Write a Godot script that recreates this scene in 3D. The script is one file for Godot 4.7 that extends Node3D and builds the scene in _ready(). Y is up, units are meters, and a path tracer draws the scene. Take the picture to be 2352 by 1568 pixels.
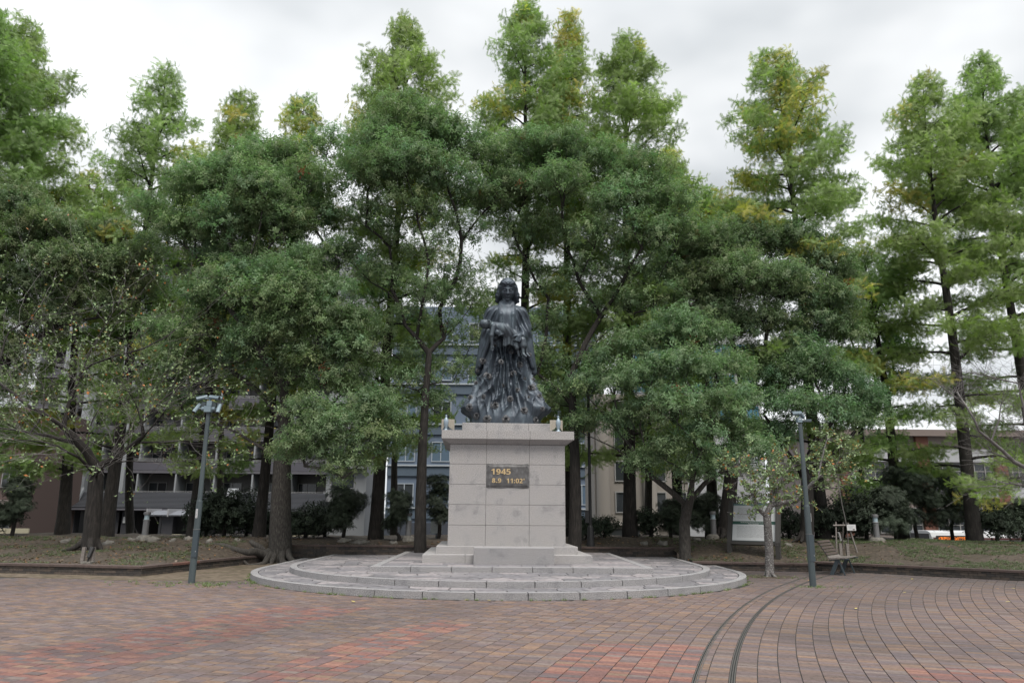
extends Node3D

const FOCAL := 1700.0
var cam_basis := Basis(Vector3(1, 0, 0), deg_to_rad(13.1)) * Basis(Vector3(0, 0, 1), deg_to_rad(0.45))
var eye := Vector3(0, 1.65, 0)
var rng := RandomNumberGenerator.new()
var soil_noise := FastNoiseLite.new()
var wave_noise := FastNoiseLite.new()
var taken := {}
var M := {}
var camphor_spray: ArrayMesh
var redwood_spray: ArrayMesh
var cherry_spray: ArrayMesh
var shrub_spray: ArrayMesh
var pine_spray: ArrayMesh


class MB:
	var v := PackedVector3Array()
	var n := PackedVector3Array()
	var x := PackedInt32Array()
	var c := PackedColorArray()

	func tri(a: Vector3, b: Vector3, d: Vector3) -> void:  # counter-clockwise seen from outside
		var k := v.size()
		var nn := (b - a).cross(d - a).normalized()
		v.append(a); v.append(b); v.append(d)
		n.append(nn); n.append(nn); n.append(nn)
		x.append(k); x.append(k + 2); x.append(k + 1)

	func quad(a: Vector3, b: Vector3, d: Vector3, e: Vector3) -> void:
		var k := v.size()
		var nn := (d - a).cross(e - b).normalized()
		v.append(a); v.append(b); v.append(d); v.append(e)
		n.append(nn); n.append(nn); n.append(nn); n.append(nn)
		x.append(k); x.append(k + 2); x.append(k + 1)
		x.append(k); x.append(k + 3); x.append(k + 2)

	func box(at: Vector3, size: Vector3, b := Basis()) -> void:
		var h := size * 0.5
		var p := []
		for i in 8:
			p.append(at + b * Vector3(h.x if i & 1 else -h.x, h.y if i & 2 else -h.y, h.z if i & 4 else -h.z))
		quad(p[4], p[5], p[7], p[6])
		quad(p[1], p[0], p[2], p[3])
		quad(p[5], p[1], p[3], p[7])
		quad(p[0], p[4], p[6], p[2])
		quad(p[6], p[7], p[3], p[2])
		quad(p[0], p[1], p[5], p[4])

	func slab(at: Vector3, size: Vector3, bev: float, b := Basis()) -> void:  # box with a bevelled top
		var h := size * 0.5
		var lo := []
		var mid := []
		var top := []
		for s in [Vector2(-1, 1), Vector2(1, 1), Vector2(1, -1), Vector2(-1, -1)]:
			lo.append(at + b * Vector3(s.x * h.x, -h.y, s.y * h.z))
			mid.append(at + b * Vector3(s.x * h.x, h.y - bev, s.y * h.z))
			top.append(at + b * Vector3(s.x * (h.x - bev), h.y, s.y * (h.z - bev)))
		for i in 4:
			var j := (i + 1) % 4
			quad(lo[i], lo[j], mid[j], mid[i])
			quad(mid[i], mid[j], top[j], top[i])
		quad(top[0], top[1], top[2], top[3])

	func prism(poly: PackedVector2Array, y0: float, y1: float, bev := 0.0) -> void:  # poly in x, z
		var p := poly
		if Geometry2D.is_polygon_clockwise(p):
			p.reverse()
		var t := Geometry2D.triangulate_polygon(p)
		var k := p.size()
		var mid := Vector2()
		for q in p:
			mid += q / k
		var tops := PackedVector2Array()
		for q in p:
			tops.append(q + (mid - q).normalized() * bev if bev > 0.0 else q)
		for i in range(0, t.size(), 3):
			var a := Vector3(tops[t[i]].x, y1, tops[t[i]].y)
			var b := Vector3(tops[t[i + 1]].x, y1, tops[t[i + 1]].y)
			var d := Vector3(tops[t[i + 2]].x, y1, tops[t[i + 2]].y)
			if (b - a).cross(d - a).y < 0.0:
				tri(a, d, b)
			else:
				tri(a, b, d)
		for i in k:
			var j := (i + 1) % k
			var a := Vector3(p[i].x, y0, p[i].y)
			var b := Vector3(p[j].x, y0, p[j].y)
			var tb := Vector3(tops[j].x, y1, tops[j].y)
			var ta := Vector3(tops[i].x, y1, tops[i].y)
			quad(b, a, ta, tb)

	func tube(pts: PackedVector3Array, rad: PackedFloat32Array, sides: int, cap := true) -> void:
		var m := pts.size()
		if m < 2:
			return
		var k := v.size()
		var dir := (pts[1] - pts[0]).normalized()
		var side := dir.cross(Vector3(0.31, 0.2, 0.93)).normalized()
		for i in m:
			var nd := dir
			if i < m - 1:
				nd = (pts[i + 1] - pts[i]).normalized()
			var mean := (dir + nd).normalized()
			if mean.length() < 0.5:
				mean = nd
			side = (side - mean * side.dot(mean)).normalized()
			var up := mean.cross(side)
			for s in sides:
				var a := TAU * s / sides
				var q := side * cos(a) + up * sin(a)
				v.append(pts[i] + q * rad[i])
				n.append(q)
			dir = nd
		for i in m - 1:
			for s in sides:
				var a := k + i * sides + s
				var b := k + i * sides + (s + 1) % sides
				x.append(a); x.append(a + sides); x.append(b)
				x.append(b); x.append(a + sides); x.append(b + sides)
		if cap:
			for e in 2:
				var o := v.size()
				var at := pts[0] if e == 0 else pts[m - 1]
				var nn := (pts[0] - pts[1]).normalized() if e == 0 else (pts[m - 1] - pts[m - 2]).normalized()
				v.append(at); n.append(nn)
				for s in sides:
					v.append(v[k + (0 if e == 0 else (m - 1) * sides) + s]); n.append(nn)
				for s in sides:
					var a := o + 1 + s
					var b := o + 1 + (s + 1) % sides
					x.append(o)
					x.append(a if e == 0 else b)
					x.append(b if e == 0 else a)

	func cyl(a: Vector3, b: Vector3, ra: float, rb: float, sides := 12) -> void:
		tube(PackedVector3Array([a, b]), PackedFloat32Array([ra, rb]), sides)

	func lathe(at: Vector3, prof: Array, sides := 16, b := Basis()) -> void:  # prof: Vector2(radius, height), upwards
		var k := v.size()
		for i in prof.size():
			var p0: Vector2 = prof[maxi(i - 1, 0)]
			var p1: Vector2 = prof[mini(i + 1, prof.size() - 1)]
			var t := (p1 - p0).normalized()
			for s in sides:
				var a := TAU * s / sides
				var r := Vector3(cos(a), 0, sin(a))
				v.append(at + b * (r * prof[i].x + Vector3(0, prof[i].y, 0)))
				n.append((b * (r * t.y - Vector3(0, t.x, 0))).normalized())
		for i in prof.size() - 1:
			for s in sides:
				var a := k + i * sides + s
				var d := k + i * sides + (s + 1) % sides
				x.append(a); x.append(d); x.append(a + sides)
				x.append(d); x.append(d + sides); x.append(a + sides)

	func mesh() -> ArrayMesh:
		var a := []
		a.resize(Mesh.ARRAY_MAX)
		a[Mesh.ARRAY_VERTEX] = v
		a[Mesh.ARRAY_NORMAL] = n
		a[Mesh.ARRAY_INDEX] = x
		if c.size() == v.size() and c.size() > 0:
			a[Mesh.ARRAY_COLOR] = c
		var m := ArrayMesh.new()
		m.add_surface_from_arrays(Mesh.PRIMITIVE_TRIANGLES, a)
		return m


# ---------- naming, tagging, placing ----------
func numbered(called: String) -> String:
	var k: int = taken.get(called, 0)
	taken[called] = k + 1
	return called if k == 0 else "%s_%03d" % [called, k]


func thing(called: String, label: String, category: String, at := Vector3.ZERO, turn := 0.0, group := "") -> Node3D:
	var o := Node3D.new()
	o.name = numbered(called)
	add_child(o, true)
	o.position = at
	o.rotation.y = turn
	tag(o, label, category, group)
	return o


func tag(o: Node3D, label: String, category: String, group := "") -> Node3D:
	o.set_meta("label", label)
	o.set_meta("category", category)
	if group != "":
		o.set_meta("group", group)
	return o


func part(called: String, m: Mesh, material: Material, parent: Node3D, at := Vector3.ZERO) -> MeshInstance3D:
	var o := MeshInstance3D.new()
	o.mesh = m
	o.material_override = material
	o.name = called if parent != self else numbered(called)
	o.position = at
	parent.add_child(o, true)
	return o


func base(called: String, m: Mesh, material: Material, label: String, category: String) -> MeshInstance3D:
	var o := part(called, m, material, self)
	o.set_meta("kind", "structure")
	tag(o, label, category)
	return o


func copy_of(o: Node3D, at: Vector3, turn: float, label: String) -> Node3D:
	var r: Node3D = o.duplicate()
	var stem := String(o.name)
	if stem.length() > 4 and stem[stem.length() - 4] == "_" and stem.substr(stem.length() - 3).is_valid_int():
		stem = stem.substr(0, stem.length() - 4)
	r.name = numbered(stem)
	add_child(r, true)
	r.position = at
	r.rotation.y = turn
	r.set_meta("label", label)
	return r


func scatter(called: String, m: Mesh, material: Material, where: Array, tint: PackedColorArray, parent: Node3D) -> MultiMeshInstance3D:
	var mm := MultiMesh.new()
	mm.transform_format = MultiMesh.TRANSFORM_3D
	mm.use_colors = true
	mm.mesh = m
	mm.instance_count = where.size()
	for i in where.size():
		mm.set_instance_transform(i, where[i])
		mm.set_instance_color(i, tint[i])
	var o := MultiMeshInstance3D.new()
	o.multimesh = mm
	o.material_override = material
	o.name = called if parent != self else numbered(called)
	o.set_meta("kind", "stuff")
	parent.add_child(o, true)
	return o


func sight(x: float, y: float, depth: float) -> Vector3:  # the point at this depth that lies in the direction of a place measured on the survey photo
	var d := cam_basis * Vector3(x - 1176.0, 784.0 - y, -FOCAL)
	return eye + d * (depth / -d.z)


# ---------- materials ----------
func lin(r: float, g: float, b: float) -> Color:
	return Color(r, g, b).linear_to_srgb()


func plain(r: float, g: float, b: float, rough := 0.8, metal := 0.0) -> StandardMaterial3D:
	var m := StandardMaterial3D.new()
	m.albedo_color = lin(r, g, b)
	m.roughness = rough
	m.metallic = metal
	return m


func noise_image(size: int, freq: float, octaves: int, sd: int, stops: Array, kind := FastNoiseLite.TYPE_SIMPLEX_SMOOTH) -> NoiseTexture2D:
	var f := FastNoiseLite.new()
	f.noise_type = kind
	f.frequency = freq
	f.fractal_octaves = octaves
	f.seed = sd
	var t := NoiseTexture2D.new()
	t.width = size
	t.height = size
	t.seamless = true
	t.noise = f
	if stops.size():
		var g := Gradient.new()
		var off := PackedFloat32Array()
		var col := PackedColorArray()
		for s in stops:
			off.append(s[0])
			col.append(lin(s[1], s[2], s[3]))
		g.offsets = off
		g.colors = col
		t.color_ramp = g
	return t


func grained(tex: Texture2D, scale: Vector3, rough: float, relief := 0.0, relief_tex: Texture2D = null, detail: Texture2D = null, world := true) -> StandardMaterial3D:
	var m := StandardMaterial3D.new()
	m.albedo_texture = tex
	m.uv1_triplanar = true
	m.uv1_world_triplanar = world
	m.uv1_scale = scale
	m.roughness = rough
	if relief > 0.0:
		m.heightmap_enabled = true
		m.heightmap_texture = relief_tex
		m.heightmap_scale = relief
	if detail:
		m.detail_enabled = true
		m.detail_albedo = detail
		m.detail_blend_mode = BaseMaterial3D.BLEND_MODE_MUL
		m.detail_uv_layer = BaseMaterial3D.DETAIL_UV_2
		m.uv2_triplanar = true
		m.uv2_world_triplanar = world
	return m


func leafy(rough: float, back: Color) -> StandardMaterial3D:
	var m := StandardMaterial3D.new()
	m.vertex_color_use_as_albedo = true
	m.roughness = rough
	m.backlight_enabled = true
	m.backlight = back
	return m


func make_materials() -> void:
	var rough_grey := noise_image(512, 0.03, 4, 5, [])
	var speck := noise_image(1024, 0.11, 3, 11, [[0.0, 0.09, 0.088, 0.09], [0.34, 0.185, 0.18, 0.18], [0.48, 0.282, 0.273, 0.271], [0.62, 0.352, 0.338, 0.332], [1.0, 0.49, 0.47, 0.455]])
	var stain := noise_image(512, 0.008, 5, 23, [[0.0, 0.70, 0.70, 0.72], [0.25, 0.93, 0.93, 0.94], [0.4, 1.0, 1.0, 1.0], [1.0, 1.0, 0.99, 0.98]])
	M.granite = grained(speck, Vector3.ONE * 0.40, 0.75, 0.15, rough_grey, stain)
	M.granite.uv2_scale = Vector3.ONE * 0.42
	M.granite_dark = grained(speck, Vector3.ONE * 0.40, 0.75, 0.15, rough_grey, stain)
	M.granite_dark.uv2_scale = Vector3.ONE * 0.31
	M.granite_dark.albedo_color = lin(0.82, 0.83, 0.85)
	M.joint = plain(0.05, 0.048, 0.05, 0.95)
	M.flag = []
	var flag_tex := noise_image(512, 0.02, 5, 31, [[0.0, 0.105, 0.10, 0.106], [0.45, 0.175, 0.167, 0.172], [1.0, 0.25, 0.238, 0.24]])
	for t in [[0.78, 0.78, 0.81], [0.92, 0.9, 0.92], [1.0, 0.98, 0.98], [1.22, 1.16, 1.15], [0.68, 0.68, 0.70]]:
		var f := grained(flag_tex, Vector3.ONE * 0.6, 0.8, 0.4, rough_grey)
		f.albedo_color = lin(t[0], t[1], t[2])
		M.flag.append(f)
	var bronze_tex := noise_image(512, 0.012, 5, 41, [[0.0, 0.040, 0.045, 0.053], [0.4, 0.058, 0.066, 0.076], [0.65, 0.078, 0.090, 0.098], [1.0, 0.125, 0.148, 0.152]])
	M.bronze = grained(bronze_tex, Vector3(0.7, 0.16, 0.7), 0.48, 0.3, rough_grey, null, false)
	M.bronze.metallic = 0.45
	M.bronze_dark = grained(bronze_tex, Vector3.ONE * 0.9, 0.5, 0.2, rough_grey, null, false)
	M.bronze_dark.albedo_color = lin(0.95, 0.85, 0.82)
	M.bronze_dark.metallic = 0.25
	M.bronze_lit = M.bronze.duplicate()
	M.bronze_lit.albedo_color = lin(0.95, 1.02, 1.08)  # same bronze for the child, light from above painted in as a paler colour
	M.bronze.albedo_color = lin(0.72, 0.80, 0.91)
	M.plaque = grained(noise_image(256, 0.02, 4, 43, [[0.0, 0.055, 0.053, 0.053], [0.6, 0.10, 0.097, 0.098], [1.0, 0.16, 0.16, 0.165]]), Vector3.ONE * 0.9, 0.45, 0.3, rough_grey)
	M.plaque.metallic = 0.3
	M.gold = plain(0.50, 0.37, 0.20, 0.45, 0.35)
	var bark := noise_image(512, 0.035, 4, 51, [[0.0, 0.006, 0.005, 0.005], [0.5, 0.020, 0.017, 0.015], [1.0, 0.055, 0.049, 0.043]])
	M.bark_dark = grained(bark, Vector3(0.9, 0.13, 0.9), 0.95, 4.0, bark)
	var bark2 := noise_image(512, 0.05, 4, 52, [[0.0, 0.017, 0.015, 0.014], [0.5, 0.047, 0.042, 0.037], [0.8, 0.085, 0.079, 0.070], [1.0, 0.14, 0.133, 0.12]])
	M.bark_camphor = grained(bark2, Vector3(0.8, 0.2, 0.8), 0.95, 4.0, bark2)
	var bark3 := noise_image(512, 0.03, 3, 53, [[0.0, 0.05, 0.044, 0.043], [0.6, 0.12, 0.11, 0.108], [0.72, 0.2, 0.2, 0.19], [0.8, 0.38, 0.40, 0.37], [1.0, 0.5, 0.52, 0.48]])
	M.bark_cherry = grained(bark3, Vector3(0.9, 1.5, 0.9), 0.85, 1.0, bark3)
	M.twig = plain(0.14, 0.13, 0.126, 0.9)
	M.leaf_camphor = leafy(0.6, Color(0.8, 0.95, 0.7))
	M.leaf_camphor.metallic_specular = 0.35
	M.leaf_redwood = leafy(0.7, Color(0.85, 0.95, 0.6))
	M.leaf_redwood.metallic_specular = 0.3
	M.leaf_cherry = leafy(0.5, Color(0.6, 0.6, 0.4))
	M.leaf_dark = leafy(0.75, Color(0.25, 0.3, 0.2))
	M.brick_relief = rough_grey
	var brick_tex := noise_image(512, 0.03, 5, 61, [[0.0, 0.62, 0.61, 0.60], [0.5, 0.95, 0.95, 0.95], [1.0, 1.2, 1.18, 1.16]])
	var brick_wear := noise_image(512, 0.006, 4, 63, [[0.0, 0.62, 0.64, 0.66], [0.4, 0.9, 0.9, 0.91], [0.7, 1.0, 1.0, 1.0], [1.0, 1.0, 1.0, 1.0]])
	M.paver = grained(brick_tex, Vector3.ONE * 0.8, 0.85, 0.25, rough_grey, brick_wear)
	M.paver.uv2_scale = Vector3.ONE * 0.05
	M.paver.vertex_color_use_as_albedo = true
	M.pavers = []
	M.mortar = plain(0.042, 0.039, 0.036, 0.95)
	var soil := noise_image(1024, 0.02, 6, 71, [[0.0, 0.024, 0.018, 0.013], [0.45, 0.052, 0.039, 0.029], [0.7, 0.08, 0.061, 0.045], [1.0, 0.14, 0.115, 0.09]])
	var moss := noise_image(512, 0.012, 5, 73, [[0.0, 0.55, 0.6, 0.45], [0.4, 0.8, 0.8, 0.72], [0.6, 1.0, 1.0, 1.0], [1.0, 1.12, 1.05, 0.98]])
	M.soil = grained(soil, Vector3.ONE * 0.35, 0.95, 3.0, soil, moss)
	M.soil.uv2_scale = Vector3.ONE * 0.11
	M.path_soil = grained(noise_image(512, 0.02, 6, 75, [[0.0, 0.06, 0.044, 0.03], [0.5, 0.11, 0.083, 0.058], [1.0, 0.17, 0.138, 0.10]]), Vector3.ONE * 0.4, 0.95, 1.0, rough_grey, moss)
	M.path_soil.uv2_scale = Vector3.ONE * 0.17
	M.asphalt = grained(noise_image(256, 0.05, 4, 77, [[0.0, 0.035, 0.035, 0.037], [1.0, 0.075, 0.075, 0.077]]), Vector3.ONE * 0.3, 0.9)
	M.wall_brick = []
	var wb := noise_image(256, 0.04, 4, 81, [[0.0, 0.6, 0.6, 0.6], [0.5, 0.95, 0.95, 0.95], [1.0, 1.15, 1.15, 1.15]])
	for t in [[0.055, 0.047, 0.041], [0.072, 0.059, 0.050], [0.046, 0.041, 0.038], [0.085, 0.067, 0.055]]:
		var w := grained(wb, Vector3.ONE * 0.9, 0.9, 0.6, rough_grey)
		w.albedo_color = lin(t[0], t[1], t[2])
		M.wall_brick.append(w)
	M.wall_cap = grained(wb, Vector3.ONE * 0.5, 0.9, 0.4, rough_grey)
	M.wall_cap.albedo_color = lin(0.085, 0.061, 0.054)
	M.wall_cap_red = grained(wb, Vector3.ONE * 0.5, 0.9, 0.4, rough_grey)
	M.wall_cap_red.albedo_color = lin(0.13, 0.064, 0.05)
	M.pole = grained(noise_image(256, 0.01, 3, 91, [[0.0, 0.038, 0.052, 0.058], [1.0, 0.058, 0.075, 0.08]]), Vector3(0.5, 0.15, 0.5), 0.5)
	M.pole_dark = plain(0.035, 0.05, 0.06, 0.5)
	M.cam_body = plain(0.15, 0.20, 0.23, 0.45)
	M.black = plain(0.012, 0.012, 0.013, 0.5)
	M.white = plain(0.5, 0.5, 0.5, 0.6)
	M.wood = grained(noise_image(256, 0.03, 4, 95, [[0.0, 0.12, 0.105, 0.095], [1.0, 0.23, 0.205, 0.19]]), Vector3(0.6, 3.0, 3.0), 0.75)
	M.wood_brown = grained(noise_image(256, 0.03, 4, 96, [[0.0, 0.045, 0.032, 0.026], [1.0, 0.095, 0.07, 0.058]]), Vector3(0.6, 3.0, 3.0), 0.7)
	M.stone = grained(noise_image(256, 0.03, 4, 97, [[0.0, 0.10, 0.095, 0.085], [1.0, 0.24, 0.225, 0.20]]), Vector3.ONE * 0.8, 0.9, 1.0, rough_grey)
	M.glass = plain(0.03, 0.035, 0.04, 0.08)
	M.glass_blue = plain(0.09, 0.13, 0.175, 0.1)


# ---------- sky and camera ----------
func sky_image() -> Image:
	var w := 1024
	var h := 512
	var im := Image.create(w, h, false, Image.FORMAT_RGBF)
	var f := FastNoiseLite.new()
	f.seed = 5
	f.frequency = 1.6
	f.fractal_octaves = 5
	var g := FastNoiseLite.new()
	g.seed = 9
	g.frequency = 0.8
	g.fractal_octaves = 3
	var bright := [[1035.0, 40.0, 0.05, 0.30], [430.0, 120.0, 0.05, 0.16], [250.0, 220.0, 0.05, 0.14], [770.0, 70.0, 0.02, 0.12], [2010.0, 400.0, 0.06, 0.12], [2250.0, 250.0, 0.05, 0.1]]
	var dirs := []
	for b in bright:
		dirs.append((sight(b[0], b[1], 10.0) - eye).normalized())
	var blue := (sight(1985.0, 75.0, 10.0) - eye).normalized()
	for j in h:
		var el := PI * (0.5 - (j + 0.5) / h)
		for i in w:
			var az := TAU * ((i + 0.5) / w - 0.5)
			var d := Vector3(sin(az) * cos(el), sin(el), -cos(az) * cos(el))
			if d.y < -0.05:
				im.set_pixel(i, j, Color(0.3, 0.3, 0.3))
				continue
			var p := Vector3(d.x, 0, d.z) / (absf(d.y) + 0.35)
			var c := f.get_noise_3d(p.x, p.z * 1.2, d.y * 2.0)
			var k := g.get_noise_3d(p.x * 1.3 + 4.0, p.z, 2.0)
			var e := 0.515 + 1.05 * smoothstep(0.58, 0.98, d.y) + 0.24 * c + 0.06 * k
			for q in dirs.size():
				var a := d.angle_to(dirs[q])
				e += 0.85 * bright[q][3] * exp(-a * a / (2.0 * bright[q][2] * bright[q][2])) * (1.0 + 0.8 * c)
			var b := 0.026 + 0.05 * clampf(-c - 0.02, 0.0, 0.5)
			var ab := d.angle_to(blue)
			b += 0.2 * exp(-ab * ab / 0.016) * clampf(0.7 - 1.6 * c, 0.0, 1.4)
			im.set_pixel(i, j, Color(e * (1.0 - 1.4 * b), e * (1.0 - 0.4 * b), e * (1.0 + 0.5 * b)))
	return im


func set_stage() -> void:
	var cam := Camera3D.new()
	cam.name = "camera"
	cam.fov = rad_to_deg(2.0 * atan(784.0 / FOCAL))
	cam.near = 0.1
	cam.far = 3000.0
	cam.transform = Transform3D(cam_basis, eye)
	cam.current = true
	add_child(cam)
	var env := Environment.new()
	env.background_mode = Environment.BG_SKY
	var pano := PanoramaSkyMaterial.new()
	pano.panorama = ImageTexture.create_from_image(sky_image())
	var sky := Sky.new()
	sky.sky_material = pano
	env.sky = sky
	env.tonemap_mode = Environment.TONE_MAPPER_LINEAR
	env.tonemap_exposure = 1.95
	env.background_energy_multiplier = 1.0
	env.sdfgi_enabled = true
	env.ssao_enabled = true
	env.ssil_enabled = true
	var we := WorldEnvironment.new()
	we.name = "environment"
	we.environment = env
	add_child(we)
	var sun := DirectionalLight3D.new()
	sun.name = "sun"
	sun.light_energy = 0.5
	sun.light_angular_distance = 24.0
	sun.light_color = Color(1.0, 0.97, 0.93)
	sun.shadow_enabled = true
	sun.rotation_degrees = Vector3(-58, 20, 0)
	add_child(sun)


# ---------- the lie of the land; depth d is measured from the photographer, away ----------
func bed_front(x: float) -> float:
	if x < -9.54:
		return 20.0 + (-9.54 - x) * 0.17
	if x < -8.15:
		return lerpf(20.0, 26.3, (x + 9.54) / 1.39)
	if x < 5.65:
		return 26.3
	if x < 5.75:
		return lerpf(26.3, 24.0, (x - 5.65) / 0.1)
	if x < 9.3:
		return lerpf(24.0, 23.5, (x - 5.75) / 3.55)
	if x < 9.6:
		return lerpf(23.5, 24.1, (x - 9.3) / 0.3)
	return maxf(24.1 - (x - 9.6) * 0.80, 6.0)


func bed_edge(x: float) -> float:
	if x < -8.15 or x > 5.7:
		return 0.24
	return 0.55


func ground_at(x: float, d: float) -> float:
	var f := bed_front(x)
	if d < f:
		return 0.0
	var crest := 0.68 + 0.12 * smoothstep(-6.0, 4.0, x) - 0.10 * smoothstep(13.0, 22.0, x)
	var run := maxf(27.2 - f, 1.6)
	var y := lerpf(bed_edge(x), crest, smoothstep(0.0, 1.0, (d - f) / run))
	y += 0.06 * soil_noise.get_noise_2d(x * 9.0, d * 9.0) * clampf((d - f) * 0.8, 0.0, 1.0) + 0.10 * soil_noise.get_noise_2d(x * 2.0 + 50.0, d * 2.0) * clampf((d - f) * 0.5, 0.0, 1.0)
	return lerpf(y, -2.5, smoothstep(33.0, 44.0, d))


func make_land() -> void:
	var m := MB.new()
	m.quad(Vector3(-1500, -2.5, -42.0), Vector3(1500, -2.5, -42.0), Vector3(1500, -2.5, -2500), Vector3(-1500, -2.5, -2500))
	m.quad(Vector3(-1500, -0.08, 1200), Vector3(1500, -0.08, 1200), Vector3(1500, -0.08, -28.0), Vector3(-1500, -0.08, -28.0))
	base("ground", m.mesh(), M.asphalt, "dark asphalt ground and road reaching to the horizon behind the park", "ground")
	# the raised planting bed, its front edge against the low walls
	m = MB.new()
	var cols := []
	var x := -60.0
	while x <= 60.0:
		cols.append(x)
		x += 0.22 if absf(x) < 24.0 else 2.0
	var rows := 44
	for xx in cols:
		var f := bed_front(xx) + 0.12
		for r in rows:
			var t := float(r) / (rows - 1)
			var d := f + (46.0 - f) * (t * 0.45 + 0.55 * t * t)
			m.v.append(Vector3(xx, ground_at(xx, d), -d))
			m.n.append(Vector3.UP)
	for i in cols.size() - 1:
		for r in rows - 1:
			var a := i * rows + r
			m.x.append(a); m.x.append(a + 1); m.x.append(a + rows)
			m.x.append(a + rows); m.x.append(a + 1); m.x.append(a + rows + 1)
	for i in cols.size():
		for r in rows:
			var k := i * rows + r
			var dx: Vector3 = m.v[mini(i + 1, cols.size() - 1) * rows + r] - m.v[maxi(i - 1, 0) * rows + r]
			var dz: Vector3 = m.v[i * rows + mini(r + 1, rows - 1)] - m.v[i * rows + maxi(r - 1, 0)]
			m.n[k] = dx.cross(dz).normalized()
	base("planting_bed_terrain", m.mesh(), M.soil, "raised bank of bare soil and thin grass behind the low brick walls", "soil")


# ---------- brick paving laid in arcs ----------
const ARC := Vector2(50.8, -6.92)


func steps_cover(x: float, d: float) -> bool:
	if d < 21.9:
		return Vector2(x + 0.3, d - 21.9).length() < 6.72
	return absf(x + 0.3) < 6.72


func paving_red(r: float, d: float, x: float) -> bool:
	if r > 54.72 and r < 55.72 and d < 12.2 + 0.3 * sin(r * 9.0):
		return true
	if r > 51.2 and r < 52.75 and d < 10.4:
		return true
	if r > 57.3 and r < 58.9 and d < 14.0:
		return true
	if r > 47.95 and r < 49.1 and d < 8.9:
		return true
	return false


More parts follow.
